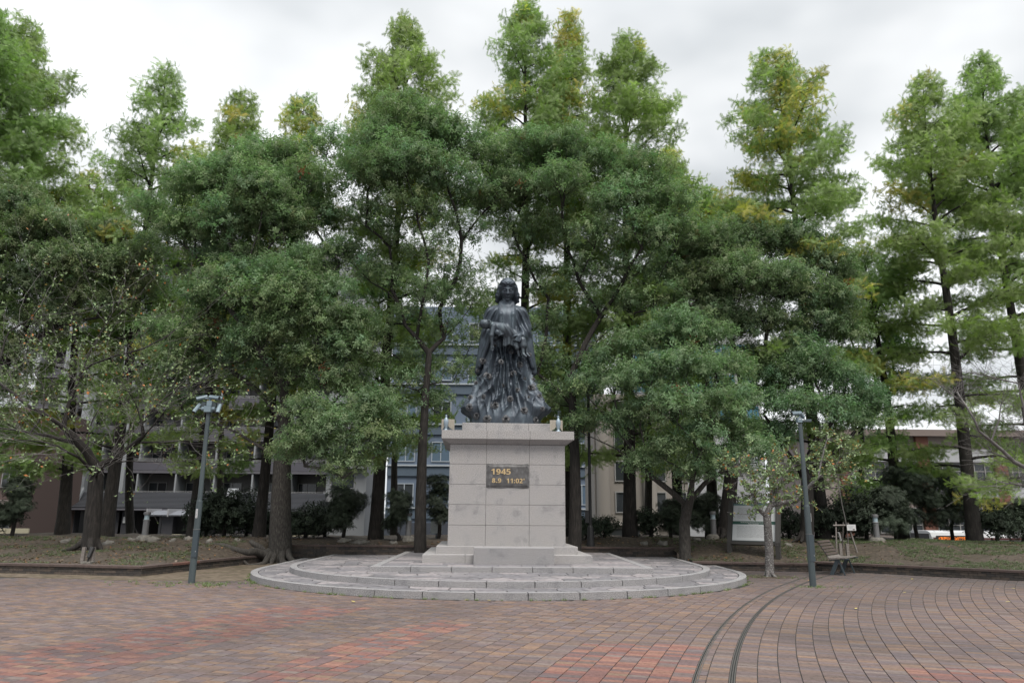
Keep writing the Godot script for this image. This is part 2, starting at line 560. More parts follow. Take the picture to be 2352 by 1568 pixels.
func make_paving() -> void:
	var floor_mesh := MB.new()
	floor_mesh.quad(Vector3(-60, -0.012, 20), Vector3(60, -0.012, 20), Vector3(60, -0.012, -27.5), Vector3(-60, -0.012, -27.5))
	var plaza := base("plaza_paving", floor_mesh.mesh(), M.mortar, "wide plaza of brown and red bricks laid in curved rows", "paving")
	var tones := [[0.099, 0.066, 0.056], [0.117, 0.077, 0.060], [0.085, 0.061, 0.058], [0.103, 0.074, 0.070], [0.135, 0.086, 0.059], [0.090, 0.069, 0.070], [0.087, 0.061, 0.052], [0.117, 0.089, 0.079]]
	var reds := [[0.138, 0.062, 0.049], [0.116, 0.058, 0.051], [0.160, 0.080, 0.059], [0.091, 0.058, 0.057]]
	for t in tones + reds:
		var p: StandardMaterial3D = M.paver.duplicate()
		p.vertex_color_use_as_albedo = false
		p.albedo_color = lin(t[0] * 1.2, t[1] * 1.2, t[2] * 1.2)
		M.pavers.append(p)
	var unit := MB.new()
	unit.slab(Vector3(0, -0.02, 0), Vector3(0.212, 0.04, 0.1065), 0.0025)
	var long_mesh := unit.mesh()
	unit = MB.new()
	unit.slab(Vector3(0, -0.02, 0), Vector3(0.095, 0.04, 0.1065), 0.0025)
	var short_mesh := unit.mesh()
	var found := []
	rng.seed = 77
	var strips := []
	for k in 95:
		strips.append([50.78 - 0.222 * (k + 0.5), 0])
	for k in 110:
		strips.append([51.20 + 0.222 * (k + 0.5), 0])
	strips.append([50.845 + 0.1075, 0])
	strips.append([51.07 + 0.045, 1])
	for s in strips:
		var r: float = s[0]
		var step := 0.1085 / r
		var phi := asin(clampf((4.4 + 6.92) / r, -1, 1)) + rng.randf() * step
		while phi < 1.2:
			var x := ARC.x - r * cos(phi)
			var d := ARC.y + r * sin(phi)
			if d > 27.0:
				break
			if absf(x) < 0.78 * d + 4.0 and d < bed_front(x) - 0.05 and not steps_cover(x, d):
				found.append([x, d, phi, r, s[1]])
			phi += step
	var near := []
	for q in found:
		if q[4] == 0 and absf(q[0]) < 0.69 * q[1] and q[1] > 7.9:
			near.append(q)
	near.sort_custom(func(a, b): return a[1] < b[1])
	near = near.slice(0, 300)
	var own := {}
	for q in near:
		own[q] = true
	var where := []
	var tint := PackedColorArray()
	var where_s := []
	var tint_s := PackedColorArray()
	for q in found:
		var x: float = q[0]
		var d: float = q[1]
		if x < -6.0 and d > 19.3 + 0.5 * wave_noise.get_noise_1d(x * 30.0) and x > -40.0 and d > 18.9:
			continue
		var red := paving_red(q[3], d, x) and rng.randf() < 0.72
		var pick := rng.randi() % 8
		var col: Array = tones[pick]
		if red:
			pick = rng.randi() % 4
			col = reds[pick]
			pick += 8
		var b := Basis(Vector3.UP, -q[2] + rng.randfn(0.0, 0.008))
		b = b * Basis(Vector3(1, 0, 0), rng.randfn(0.0, 0.006)) * Basis(Vector3(0, 0, 1), rng.randfn(0.0, 0.004))
		var at := Vector3(x, rng.randfn(0.0, 0.0012), -d)
		if own.has(q):
			var o := part("brick", long_mesh, M.pavers[pick], plaza)
			o.transform = Transform3D(b, at)
			continue
		var light := 0.86 + 0.28 * rng.randf()
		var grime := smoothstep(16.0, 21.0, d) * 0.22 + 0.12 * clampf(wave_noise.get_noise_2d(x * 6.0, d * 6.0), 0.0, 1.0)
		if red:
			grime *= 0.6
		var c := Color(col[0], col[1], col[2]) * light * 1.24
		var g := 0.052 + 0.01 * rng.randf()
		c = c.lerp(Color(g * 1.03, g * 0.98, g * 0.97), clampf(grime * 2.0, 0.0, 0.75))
		c.a = 1.0
		if q[4] == 1:
			where_s.append(Transform3D(b, at))
			tint_s.append(c)
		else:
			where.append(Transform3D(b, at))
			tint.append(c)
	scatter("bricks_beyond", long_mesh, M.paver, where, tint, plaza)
	scatter("narrow_bricks", short_mesh, M.paver, where_s, tint_s, plaza)
	# the two drain lines: a metal grate of three rails with slots between
	for r in [50.81, 51.17]:
		var o := thing("drain_channel", "black slotted drain line, the %s of the curved pair" % ("one nearer the bench" if r < 51.0 else "one nearer the round steps"), "drain", Vector3.ZERO, 0.0, "curved drain lines in the paving")
		var trough := MB.new()
		var rails := [MB.new(), MB.new(), MB.new()]
		var phi := asin((5.5 + 6.92) / r)
		while phi < 0.66:
			var nx := phi + 0.012
			for k in 4:
				var rr: float = r + [-0.024, 0.0, 0.024, 0.0][k]
				var wd: float = 0.0055 if k < 3 else 0.0325
				var yy := 0.003 if k < 3 else -0.008
				var a := arc_point(rr + wd, phi, yy)
				var b := arc_point(rr - wd, phi, yy)
				var e := arc_point(rr - wd, nx, yy)
				var f := arc_point(rr + wd, nx, yy)
				var t: MB = rails[k] if k < 3 else trough
				t.quad(a, b, e, f)
				if k < 3:
					var down := Vector3(0, -0.012, 0)
					t.quad(b, b + down, e + down, e)
					t.quad(a + down, a, f, f + down)
			phi = nx
		part("trough", trough.mesh(), M.black, o)
		for k in 3:
			part("rail", rails[k].mesh(), plain(0.085, 0.08, 0.075, 0.6, 0.3), o)


func arc_point(r: float, phi: float, y: float) -> Vector3:
	return Vector3(ARC.x - r * cos(phi), y, -(ARC.y + r * sin(phi)))


# ---------- the monument: steps, pedestal ----------
func outline(cx: float, cd: float, r: float, back: float, n := 64) -> PackedVector2Array:  # x, depth
	var p := PackedVector2Array()
	p.append(Vector2(cx - r, back))
	for i in n + 1:
		var a := PI * i / n
		p.append(Vector2(cx - r * cos(a), cd - r * sin(a)))
	p.append(Vector2(cx + r, back))
	return p


func to_xz(p: PackedVector2Array) -> PackedVector2Array:
	var q := PackedVector2Array()
	for w in p:
		q.append(Vector2(w.x, -w.y))
	return q


func crazy_paving(root: Node3D, outer: PackedVector2Array, inner: PackedVector2Array, top: float, step: float, sd: int) -> void:
	rng.seed = sd
	var lo := outer[0]
	var hi := outer[0]
	for p in outer:
		lo = lo.min(p)
		hi = hi.max(p)
	var nx := int((hi.x - lo.x) / step) + 3
	var ny := int((hi.y - lo.y) / step) + 3
	var site := []
	for j in ny:
		for i in nx:
			site.append(lo + Vector2(i - 1 + rng.randf_range(-0.42, 0.42) + 0.5 * (j & 1), j - 1 + rng.randf_range(-0.42, 0.42)) * step)
	for j in ny:
		for i in nx:
			var s: Vector2 = site[j * nx + i]
			var cell := PackedVector2Array([s + Vector2(-2, -2) * step, s + Vector2(2, -2) * step, s + Vector2(2, 2) * step, s + Vector2(-2, 2) * step])
			for dj in range(-2, 3):
				for di in range(-2, 3):
					var jj := j + dj
					var ii := i + di
					if (di == 0 and dj == 0) or jj < 0 or ii < 0 or jj >= ny or ii >= nx:
						continue
					cell = half(cell, s, site[jj * nx + ii])
			if cell.size() < 3:
				continue
			var shrunk := Geometry2D.offset_polygon(cell, -0.009)
			if shrunk.is_empty():
				continue
			for piece in Geometry2D.intersect_polygons(shrunk[0], outer):
				var left := [piece]
				if inner.size():
					left = Geometry2D.clip_polygons(piece, inner)
				for l in left:
					if area(l) < 0.012 or l.size() > 40:
						continue
					var m := MB.new()
					m.prism(to_xz(l), top - 0.03, top - 0.003 + rng.randf_range(-0.003, 0.003), 0.008)
					part("flagstone", m.mesh(), M.flag[rng.randi() % M.flag.size()], root)


func area(p: PackedVector2Array) -> float:
	var a := 0.0
	for i in p.size():
		a += p[i].cross(p[(i + 1) % p.size()])
	return absf(a) * 0.5


func half(p: PackedVector2Array, s: Vector2, o: Vector2) -> PackedVector2Array:
	var mid := (s + o) * 0.5
	var nn := (o - s).normalized()
	var q := PackedVector2Array()
	for i in p.size():
		var a := p[i]
		var b := p[(i + 1) % p.size()]
		var da := (a - mid).dot(nn)
		var db := (b - mid).dot(nn)
		if da <= 0.0:
			q.append(a)
		if (da < 0.0 and db > 0.0) or (da > 0.0 and db < 0.0):
			q.append(a.lerp(b, da / (da - db)))
	return q


func kerb_run(root: Node3D, path: PackedVector2Array, y0: float, y1: float, wide: float, each: float, material: Material) -> void:  # path in x, depth; outside on the left-hand walk
	var inner := PackedVector2Array()
	var k := path.size()
	for i in k:
		var t := (path[mini(i + 1, k - 1)] - path[maxi(i - 1, 0)]).normalized()
		inner.append(path[i] + Vector2(-t.y, t.x) * wide)
	var start := 0
	var run := 0.0
	for i in range(1, k):
		run += path[i].distance_to(path[i - 1])
		if run >= each or i == k - 1:
			var p := PackedVector2Array()
			for q in range(start, i + 1):
				p.append(path[q])
			for q in range(i, start - 1, -1):
				p.append(inner[q])
			var s := Geometry2D.offset_polygon(p, -0.008)
			if s.size():
				var m := MB.new()
				m.prism(to_xz(s[0]), y0, y1, 0.006)
				part("kerb_stone", m.mesh(), material, root)
			start = i
			run = 0.0


func make_steps() -> void:
	var specs := [["lower_round_step", "widest and lowest round granite step, rising straight from the brick paving", -0.3, 21.9, 6.7, 0.0, 0.14, 0.96, 101], ["upper_round_step", "second round granite step, on top of the widest one", -0.27, 21.92, 5.77, 0.13, 0.265, 0.93, 102]]
	for s in specs:
		var o := thing("round_step", s[1], "step", Vector3.ZERO, 0.0, "granite steps under the pedestal")
		var path := outline(s[2], s[3], s[4], 26.15, 160)
		var line := PackedVector2Array()  # evenly dense along the straight sides as well
		for i in path.size() - 1:
			var n := maxi(1, int(path[i].distance_to(path[i + 1]) / 0.16))
			for k in n:
				line.append(path[i].lerp(path[i + 1], float(k) / n))
		line.append(path[path.size() - 1])
		kerb_run(o, line, s[5], s[6], 0.2, s[7], M.granite_dark)
		var bed := MB.new()
		bed.prism(to_xz(outline(s[2], s[3], s[4] - 0.03, 26.1)), s[5] - 0.01, s[6] - 0.018)
		part("bedding", bed.mesh(), M.joint, o)
		var inside := outline(s[2], s[3], s[4] - 0.21, 26.05)
		var hole := outline(-0.27, 21.92, 5.57, 26.5) if s[5] == 0.0 else PackedVector2Array([Vector2(-3.3, 19.0), Vector2(3.1, 19.0), Vector2(3.1, 27), Vector2(-3.3, 27)])
		crazy_paving(o, inside, hole, s[6], 0.56, s[8])
	# the square step on top
	var q := thing("square_step", "third granite step, the straight-edged one right under the pedestal", "step", Vector3(-0.02, 0, -22.3), 0.02, "granite steps under the pedestal")
	var bed := MB.new()
	bed.box(Vector3(0, 0.315, -0.05), Vector3(6.8, 0.116, 7.2))
	part("bedding", bed.mesh(), M.joint, q)
	for i in 7:
		var m := MB.new()
		m.slab(Vector3(-3.44 + 6.88 * (i + 0.5) / 7.0, 0.325, 3.5), Vector3(6.88 / 7.0 - 0.016, 0.13, 0.24), 0.006)
		part("kerb_stone", m.mesh(), M.granite_dark, q)
	for sx in [-1, 1]:
		for i in 7:
			var m := MB.new()
			m.slab(Vector3(sx * 3.34, 0.325, 3.37 - 1.0 * (i + 0.5)), Vector3(0.2, 0.13, 0.99), 0.006)
			part("kerb_stone", m.mesh(), M.granite_dark, q)
	rng.seed = 12
	for j in 12:
		var z := 3.37 - 0.6 * (j + 0.5)
		var x := -3.23
		while x < 3.2:
			var w := minf(rng.randf_range(0.55, 1.0), 3.23 - x)
			if 3.23 - x - w < 0.3:
				w = 3.23 - x
			var m := MB.new()
			m.slab(Vector3(x + w / 2, 0.37, z), Vector3(w - 0.012, 0.034, 0.588), 0.005)
			part("flagstone", m.mesh(), M.flag[rng.randi() % M.flag.size()], q)
			x += w


func make_pedestal() -> Node3D:
	var o := thing("pedestal", "tall square pedestal of pale granite blocks under the bronze figure", "pedestal", Vector3(-0.18, 0, -22.3), deg_to_rad(3.0))
	var y0 := 0.386
	# broad foot courses
	for c in [[2.23, y0, 0.60, 4], [1.89, 0.60, 0.80, 3]]:
		var hw: float = c[0]
		var core := MB.new()
		core.box(Vector3(0, (c[1] + c[2]) / 2, 0), Vector3(hw * 2 - 0.03, c[2] - c[1] - 0.006, hw * 2 - 0.03))
		part("core", core.mesh(), M.joint, o)
		for f in 4:
			var b := Basis(Vector3.UP, PI / 2 * f)
			for i in c[3]:
				var w: float = 2.0 * (hw - (0.5 if f % 2 else 0.0)) / c[3]
				var m := MB.new()
				m.slab(b * Vector3(-(hw - (0.5 if f % 2 else 0.0)) + w * (i + 0.5), 0, hw - 0.25) + Vector3(0, (c[1] + c[2]) / 2 + 0.001, 0), Vector3(w - 0.006, c[2] - c[1], 0.5), 0.008, b)
				part("foot_block", m.mesh(), M.granite, o)
	# the block standing in front
	var fb := MB.new()
	fb.slab(Vector3(0.13, (y0 + 0.81) / 2, 2.52), Vector3(2.05, 0.81 - y0, 0.56), 0.012)
	part("front_block", fb.mesh(), M.granite_dark, o)
	# shaft: five courses of three slabs a side
	var core := MB.new()
	core.box(Vector3(0, 2.16, 0), Vector3(3.16, 2.72, 3.16))
	part("core", core.mesh(), M.joint, o)
	var cuts := [-1.6, -0.585, 0.605, 1.6]
	for f in 4:
		var b := Basis(Vector3.UP, PI / 2 * f)
		for j in 5:
			for i in 3:
				var w: float = cuts[i + 1] - cuts[i]
				var cut := 0.0 if f % 2 == 0 else 0.05
				var lo: float = cuts[i] + (cut if i == 0 else 0.0)
				var hi: float = cuts[i + 1] - (cut if i == 2 else 0.0)
				var m := MB.new()
				m.box(b * Vector3((lo + hi) / 2, 0, 1.575) + Vector3(0, 0.80 + 0.544 * (j + 0.5), 0), Vector3(hi - lo - 0.009, 0.535, 0.05), b)
				part("granite_panel", m.mesh(), M.granite, o)
	# cornice: sloping bed mould and a square edge, three stones a side
	for f in 4:
		var b := Basis(Vector3.UP, PI / 2 * f)
		for i in 3:
			var m := MB.new()
			var l: float = cuts[i] if i > 0 else -1.83
			var r: float = cuts[i + 1] if i < 2 else 1.83
			var lb: float = cuts[i]
			var rb: float = cuts[i + 1]
			var g := 0.004
			var P := []
			for q in [[lb, 3.525, 1.61], [rb, 3.525, 1.61], [r, 3.655, 1.83], [l, 3.655, 1.83], [l, 3.885, 1.83], [r, 3.885, 1.83]]:
				var xx: float = q[0]
				if i > 0 and q[0] == cuts[i]:
					xx += g
				if i < 2 and q[0] == cuts[i + 1]:
					xx -= g
				P.append(b * Vector3(xx, q[1], q[2]))
			var back := b * Vector3(0, 0, -1.2 if i == 1 else -0.6)
			m.quad(P[0], P[1], P[2], P[3])
			m.quad(P[3], P[2], P[5], P[4])
			var inl := b * Vector3(l if i > 0 else lb, 3.885, 1.2)
			var inr := b * Vector3(r if i < 2 else rb, 3.885, 1.2)
			m.quad(P[4], P[5], inr, inl)
			part("cornice_stone", m.mesh(), M.granite, o)
	var lid := MB.new()
	lid.box(Vector3(0, 3.70, 0), Vector3(3.2, 0.35, 3.2))
	part("core", lid.mesh(), M.joint, o)
	# plinth block under the figure
	var cc := [-1.28, -0.585, 0.60, 1.28]
	for f in 4:
		var b := Basis(Vector3.UP, PI / 2 * f)
		for i in 3:
			var w: float = cc[i + 1] - cc[i]
			var m := MB.new()
			m.slab(b * Vector3((cc[i] + cc[i + 1]) / 2, 0, 1.08) + Vector3(0, 4.02 + f * 0.0007, 0), Vector3(w - 0.007, 0.272, 0.4), 0.008, b)
			part("plinth_block", m.mesh(), M.granite, o)
	var pc := MB.new()
	pc.box(Vector3(0, 4.01, 0), Vector3(1.8, 0.26, 1.8))
	part("core", pc.mesh(), M.joint, o)
	return o


func make_plaque() -> void:
	var o := thing("bronze_plaque", "dark bronze plaque with raised golden figures 1945, 8.9 11:02, on the pedestal front", "plaque", Vector3(-0.18, 0, -22.3), deg_to_rad(3.0))
	var m := MB.new()
	# a hammered sheet with an uneven edge
	var nx := 24
	var ny := 14
	rng.seed = 31
	var pts := []
	for j in ny + 1:
		for i in nx + 1:
			var u := float(i) / nx
			var w := float(j) / ny
			var x := lerpf(-0.585, 0.60, u)
			var y := lerpf(2.33, 2.985, w)
			var edge := minf(minf(u, 1 - u) * 1.8, minf(w, 1 - w))
			if i == 0 or i == nx:
				x += 0.008 * sin(w * 11.0) - (0.035 * smoothstep(0.45, 1.0, w) * (1.0 - w) * 3.0 if i == nx else 0.0)
			if j == 0 or j == ny:
				y += 0.010 * sin(u * 13.0 + j)
			if (j == ny or j == 0) and (i == 0 or i == nx):
				x *= 0.985
				y += 0.012 if j == 0 else -0.012
			pts.append(Vector3(x, y, 1.602 + 0.035 * smoothstep(0.0, 0.09, edge) + 0.004 * sin(u * 9.0 + w * 5.0)))
	var k0 := nx + 1
	for p in pts:
		m.v.append(p)
		m.n.append(Vector3.BACK)
	for j in ny:
		for i in nx:
			var a := j * k0 + i
			m.x.append(a); m.x.append(a + k0); m.x.append(a + 1)
			m.x.append(a + 1); m.x.append(a + k0); m.x.append(a + k0 + 1)
	for j in range(1, ny):
		for i in range(1, nx):
			var a := j * k0 + i
			m.n[a] = (pts[a + 1] - pts[a - 1]).cross(pts[a + k0] - pts[a - k0]).normalized()
	part("plate", m.mesh(), M.plaque, o)
	for q in [[-0.52, 2.92], [0.52, 2.92], [-0.52, 2.40], [0.53, 2.40]]:
		var s := MB.new()
		s.lathe(Vector3(q[0], q[1], 1.636), [Vector2(0.014, 0), Vector2(0.012, 0.006), Vector2(0.0, 0.008)], 8, Basis(Vector3(1, 0, 0), PI / 2))
		part("screw", s.mesh(), M.black, o)
	var font := SystemFont.new()
	font.font_names = PackedStringArray(["Droid Sans"])
	font.font_weight = 700
	for q in [["1945", -0.18, 2.775, 0.215, 1.18], ["8.9", -0.30, 2.535, 0.172, 1.12], ["11:02'", 0.22, 2.53, 0.172, 1.08]]:
		var t := TextMesh.new()
		t.text = q[0]
		t.font = font
		t.font_size = 32
		t.pixel_size = q[3] / 32.0
		t.depth = 0.016
		t.horizontal_alignment = HORIZONTAL_ALIGNMENT_CENTER
		var l := part("numerals", t, M.gold, o, Vector3(q[1], q[2], 1.645))
		l.scale = Vector3(q[4], 1.0, 1.0)


# ---------- bronze figure ----------
func cap(p: Vector3, a: Vector3, b: Vector3, ra: float, rb: float) -> float:
	var ab := b - a
	var t := clampf((p - a).dot(ab) / ab.length_squared(), 0.0, 1.0)
	return (p - a - ab * t).length() - lerpf(ra, rb, t)


func ell(p: Vector3, c: Vector3, r: Vector3) -> float:
	var q := (p - c) / r
	var k0 := q.length()
	var k1 := (q / r).length()
	return k0 * (k0 - 1.0) / maxf(k1, 1e-5)


func smin(a: float, b: float, k: float) -> float:
	var h := maxf(k - absf(a - b), 0.0) / k
	return minf(a, b) - h * h * k * 0.25


func smax(a: float, b: float, k: float) -> float:
	return -smin(-a, -b, k)


const SKIRT := [1.09, 1.07, 1.02, 0.97, 0.91, 0.84, 0.76, 0.68, 0.60, 0.54, 0.50, 0.48, 0.48, 0.48]


func figure(p: Vector3) -> float:
	# skirt: folds that run down and waver
	var d := 9.0
	var y := p.y
	if y < 3.6:
		var yy := clampf(y / 0.25, 0.0, 12.99)
		var i := int(yy)
		var r: float = lerpf(SKIRT[i], SKIRT[i + 1], yy - i)
		var th := atan2(p.x, p.z)
		var side := absf(sin(th))
		var lobe := smoothstep(0.62, 0.98, side) * (1.0 + 0.5 * wave_noise.get_noise_2d(th * 60.0, 7.0))
		r += lobe * (0.36 * (exp(-(y - 0.60) / 0.42) if y > 0.60 else smoothstep(0.22, 0.60, y)) + 0.10 * exp(-pow((y - 2.2) / 0.6, 2.0)))
		r *= lerpf(0.86, 1.0, side * side)
		var wob := 0.42 * sin(3.1 * y + 2.0 * sin(th * 2.0 + 1.0)) + 0.25 * sin(6.3 * y + th * 5.0) + 0.4 * wave_noise.get_noise_2d(th * 18.0, y * 18.0)
		var w1 := 1.0 - absf(sin(th * 10.5 + wob * 2.1))
		var w2 := 1.0 - absf(sin(th * 16.0 - wob * 2.2 + 0.7))
		var amp := 0.225 * smoothstep(0.15, 0.75, y) * (1.0 - 0.55 * smoothstep(2.0, 2.9, y)) + 0.03
		var front := smoothstep(0.25, 0.95, cos(th))
		amp *= 1.0 - 0.45 * lobe
		amp *= 1.0 - 0.55 * front * (1.0 - smoothstep(0.5, 1.1, y))
		r += amp * (w1 * w1 * 0.95 + w2 * w2 * 0.38 - 0.45)
		r += 0.02 * wave_noise.get_noise_3d(p.x * 50.0, y * 50.0, p.z * 50.0)
		d = (Vector2(p.x, p.z).length() - r) * 0.55
		d = smax(d, -y, 0.02)
		d = smax(d, y - 3.2, 0.2)
	# trunk of the body and the shawl over shoulders and arms
	if y > 1.2:
		var q := Vector3(absf(p.x), p.y, p.z)
		var b := cap(Vector3(p.x * 0.74, y, p.z), Vector3(0, 2.6, 0.02), Vector3(0, 3.4, 0.05), 0.40, 0.37)
		b = smin(b, cap(q, Vector3(0, 3.64, -0.02), Vector3(0.40, 3.58, -0.02), 0.26, 0.245), 0.2)
		b = smin(b, cap(q, Vector3(0.46, 3.52, -0.02), Vector3(0.58, 2.98, 0.10), 0.215, 0.205), 0.12)
		if p.x < 0.0:
			b = smin(b, cap(p, Vector3(-0.56, 2.92, 0.12), Vector3(-0.34, 2.74, 0.50), 0.19, 0.13), 0.10)
		else:
			b = smin(b, cap(p, Vector3(0.56, 2.98, 0.12), Vector3(0.42, 2.72, 0.46), 0.20, 0.155), 0.10)
		# cloth hanging from the forearms down the sides
		b = smin(b, cap(q, Vector3(0.63, 2.85, 0.10), Vector3(0.84, 1.72, 0.05), 0.17, 0.12), 0.12)
		b = smin(b, cap(q, Vector3(0.50, 2.75, 0.36), Vector3(0.80, 1.85, 0.22), 0.08, 0.06), 0.10)
		# folds of the shawl run from the shoulder to the middle
		var fold := sin((q.x * 0.9 + (y - 3.2) * 0.55) * 34.0 + 2.0 * sin(y * 3.0))
		b += 0.034 * fold * smoothstep(0.2, 0.34, q.x) * smoothstep(2.7, 2.95, y) * (1.0 - smoothstep(3.55, 3.75, y)) * smoothstep(-0.1, 0.15, p.z)
		# edges of the shawl either side of the chest
		b = smin(b, cap(q, Vector3(0.20, 3.90, 0.10), Vector3(0.19, 3.45, 0.40), 0.055, 0.05), 0.05)
		b = smin(b, cap(q, Vector3(0.19, 3.45, 0.40), Vector3(0.20, 2.9, 0.40), 0.05, 0.04), 0.05)
		# pleats on the dress front
		if q.x < 0.17 and p.z > 0.2:
			b += 0.010 * sin(p.x * 120.0) * smoothstep(2.85, 2.95, y) * (1.0 - smoothstep(3.32, 3.36, y))
		# neck
		b = smin(b, cap(p, Vector3(0, 3.66, 0.04), Vector3(0, 4.08, 0.14), 0.175, 0.15), 0.08)
		d = smin(d, b, 0.05)
	return d


func head(p0: Vector3) -> float:
	# bowed head: work in its own upright frame
	var c := Vector3(0.02, 4.27, 0.20)
	var p := Basis(Vector3(1, 0, 0), deg_to_rad(-17)) * (p0 - c)
	var q := Vector3(absf(p.x), p.y, p.z)
	var d := ell(p, Vector3(0, 0.05, -0.03), Vector3(0.235, 0.30, 0.255))
	d = smin(d, ell(p, Vector3(0, -0.14, 0.045), Vector3(0.165, 0.19, 0.17)), 0.10)  # jaw
	d = smin(d, ell(q, Vector3(0.105, -0.075, 0.135), Vector3(0.07, 0.07, 0.06)), 0.06)  # cheeks
	d = smin(d, ell(p, Vector3(0, -0.285, 0.16), Vector3(0.06, 0.045, 0.05)), 0.05)  # chin
	# eye hollows under the brow, lowered lids
	d = smax(d, -ell(q, Vector3(0.088, 0.005, 0.262), Vector3(0.062, 0.042, 0.06)), 0.05)
	d = smin(d, ell(q, Vector3(0.088, -0.002, 0.178), Vector3(0.050, 0.032, 0.048)), 0.012)
	d = smax(d, -cap(q, Vector3(0.05, -0.030, 0.235), Vector3(0.125, -0.026, 0.215), 0.008, 0.008), 0.012)
	d = smin(d, cap(q, Vector3(0.035, 0.055, 0.222), Vector3(0.135, 0.062, 0.190), 0.018, 0.014), 0.03)  # brow
	# nose
	d = smin(d, cap(p, Vector3(0, 0.04, 0.215), Vector3(0, -0.092, 0.272), 0.022, 0.036), 0.03)
	d = smin(d, ell(q, Vector3(0.033, -0.098, 0.246), Vector3(0.024, 0.02, 0.026)), 0.02)
	# lips
	d = smin(d, cap(q, Vector3(0.0, -0.168, 0.232), Vector3(0.058, -0.173, 0.203), 0.018, 0.008), 0.02)
	d = smin(d, cap(q, Vector3(0.0, -0.198, 0.226), Vector3(0.045, -0.194, 0.203), 0.020, 0.008), 0.02)
	d = smax(d, -cap(q, Vector3(0.0, -0.183, 0.255), Vector3(0.062, -0.181, 0.222), 0.007, 0.005), 0.008)
	# ears, mostly under the hair
	d = smin(d, ell(q, Vector3(0.225, -0.05, 0.0), Vector3(0.03, 0.07, 0.05)), 0.02)
	# hair: parted in the middle, waved back over the ears, turning out at the ends
	var strand := 0.007 * sin((q.x * 0.8 + p.z * 0.9 - p.y * 0.7) * 70.0 + 1.5 * sin(p.y * 14.0))
	var h := ell(p, Vector3(0, 0.085, -0.055), Vector3(0.275, 0.315, 0.295))
	h = smin(h, ell(q, Vector3(0.10, 0.225, 0.13), Vector3(0.13, 0.10, 0.12)), 0.06)
	h = smin(h, cap(q, Vector3(0.225, 0.10, 0.03), Vector3(0.285, -0.15, -0.02), 0.075, 0.085), 0.08)
	h = smin(h, cap(q, Vector3(0.285, -0.15, -0.03), Vector3(0.325, -0.33, -0.06), 0.085, 0.055), 0.06)
	h = smin(h, cap(q, Vector3(0.12, 0.0, -0.20), Vector3(0.18, -0.36, -0.16), 0.14, 0.12), 0.10)
	h = smax(h, -ell(q, Vector3(0, -0.13, 0.30), Vector3(0.205, 0.315, 0.26)), 0.03)
	h = smax(h, -ell(p, Vector3(0, 0.40, 0.05), Vector3(0.010, 0.045, 0.30)), 0.012)
	return smin(d, h + strand, 0.012)


func step_up(v: float) -> float:
	return 1.0 if v > 0.0 else 0.0


func hands(p: Vector3) -> float:
	# the hand under the child's back, fingers up over its side
	var d := cap(p, Vector3(-0.40, 2.76, 0.52), Vector3(-0.33, 2.78, 0.70), 0.085, 0.075)
	d = smin(d, ell(p, Vector3(-0.29, 2.79, 0.745), Vector3(0.11, 0.085, 0.07)), 0.05)
	for k in 4:
		var a := Vector3(-0.235 + 0.012 * k, 2.845 - 0.045 * k, 0.79)
		var b := a + Vector3(0.095, 0.055 - 0.008 * k, 0.015)
		var e := b + Vector3(0.06, 0.028 - 0.01 * k, -0.055)
		d = smin(d, cap(p, a - Vector3(0.05, 0.02, 0.03), a, 0.028, 0.026), 0.015)
		d = smin(d, minf(cap(p, a, b, 0.026, 0.024), cap(p, b, e, 0.024, 0.018)), 0.010)
	d = smin(d, cap(p, Vector3(-0.34, 2.85, 0.74), Vector3(-0.30, 2.94, 0.77), 0.032, 0.026), 0.015)
	d = smin(d, cap(p, Vector3(-0.30, 2.94, 0.77), Vector3(-0.25, 2.985, 0.765), 0.026, 0.019), 0.01)
	# the hand that holds the legs, fingers down and to the left
	d = minf(d, cap(p, Vector3(0.42, 2.74, 0.56), Vector3(0.37, 2.70, 0.72), 0.085, 0.075))
	d = smin(d, ell(p, Vector3(0.33, 2.655, 0.765), Vector3(0.085, 0.10, 0.065)), 0.05)
	for k in 4:
		var a := Vector3(0.275 + 0.038 * k, 2.60 - 0.012 * k, 0.795)
		var b := a + Vector3(-0.055 + 0.01 * k, -0.055, 0.005)
		var e := b + Vector3(-0.045 + 0.008 * k, -0.015, -0.06)
		d = smin(d, cap(p, a + Vector3(0.02, 0.05, -0.01), a, 0.028, 0.026), 0.015)
		d = smin(d, minf(cap(p, a, b, 0.026, 0.023), cap(p, b, e, 0.023, 0.018)), 0.010)
	d = smin(d, cap(p, Vector3(0.29, 2.70, 0.80), Vector3(0.20, 2.665, 0.83), 0.030, 0.025), 0.015)
	d = smin(d, cap(p, Vector3(0.20, 2.665, 0.83), Vector3(0.145, 2.63, 0.815), 0.025, 0.018), 0.01)
	return d


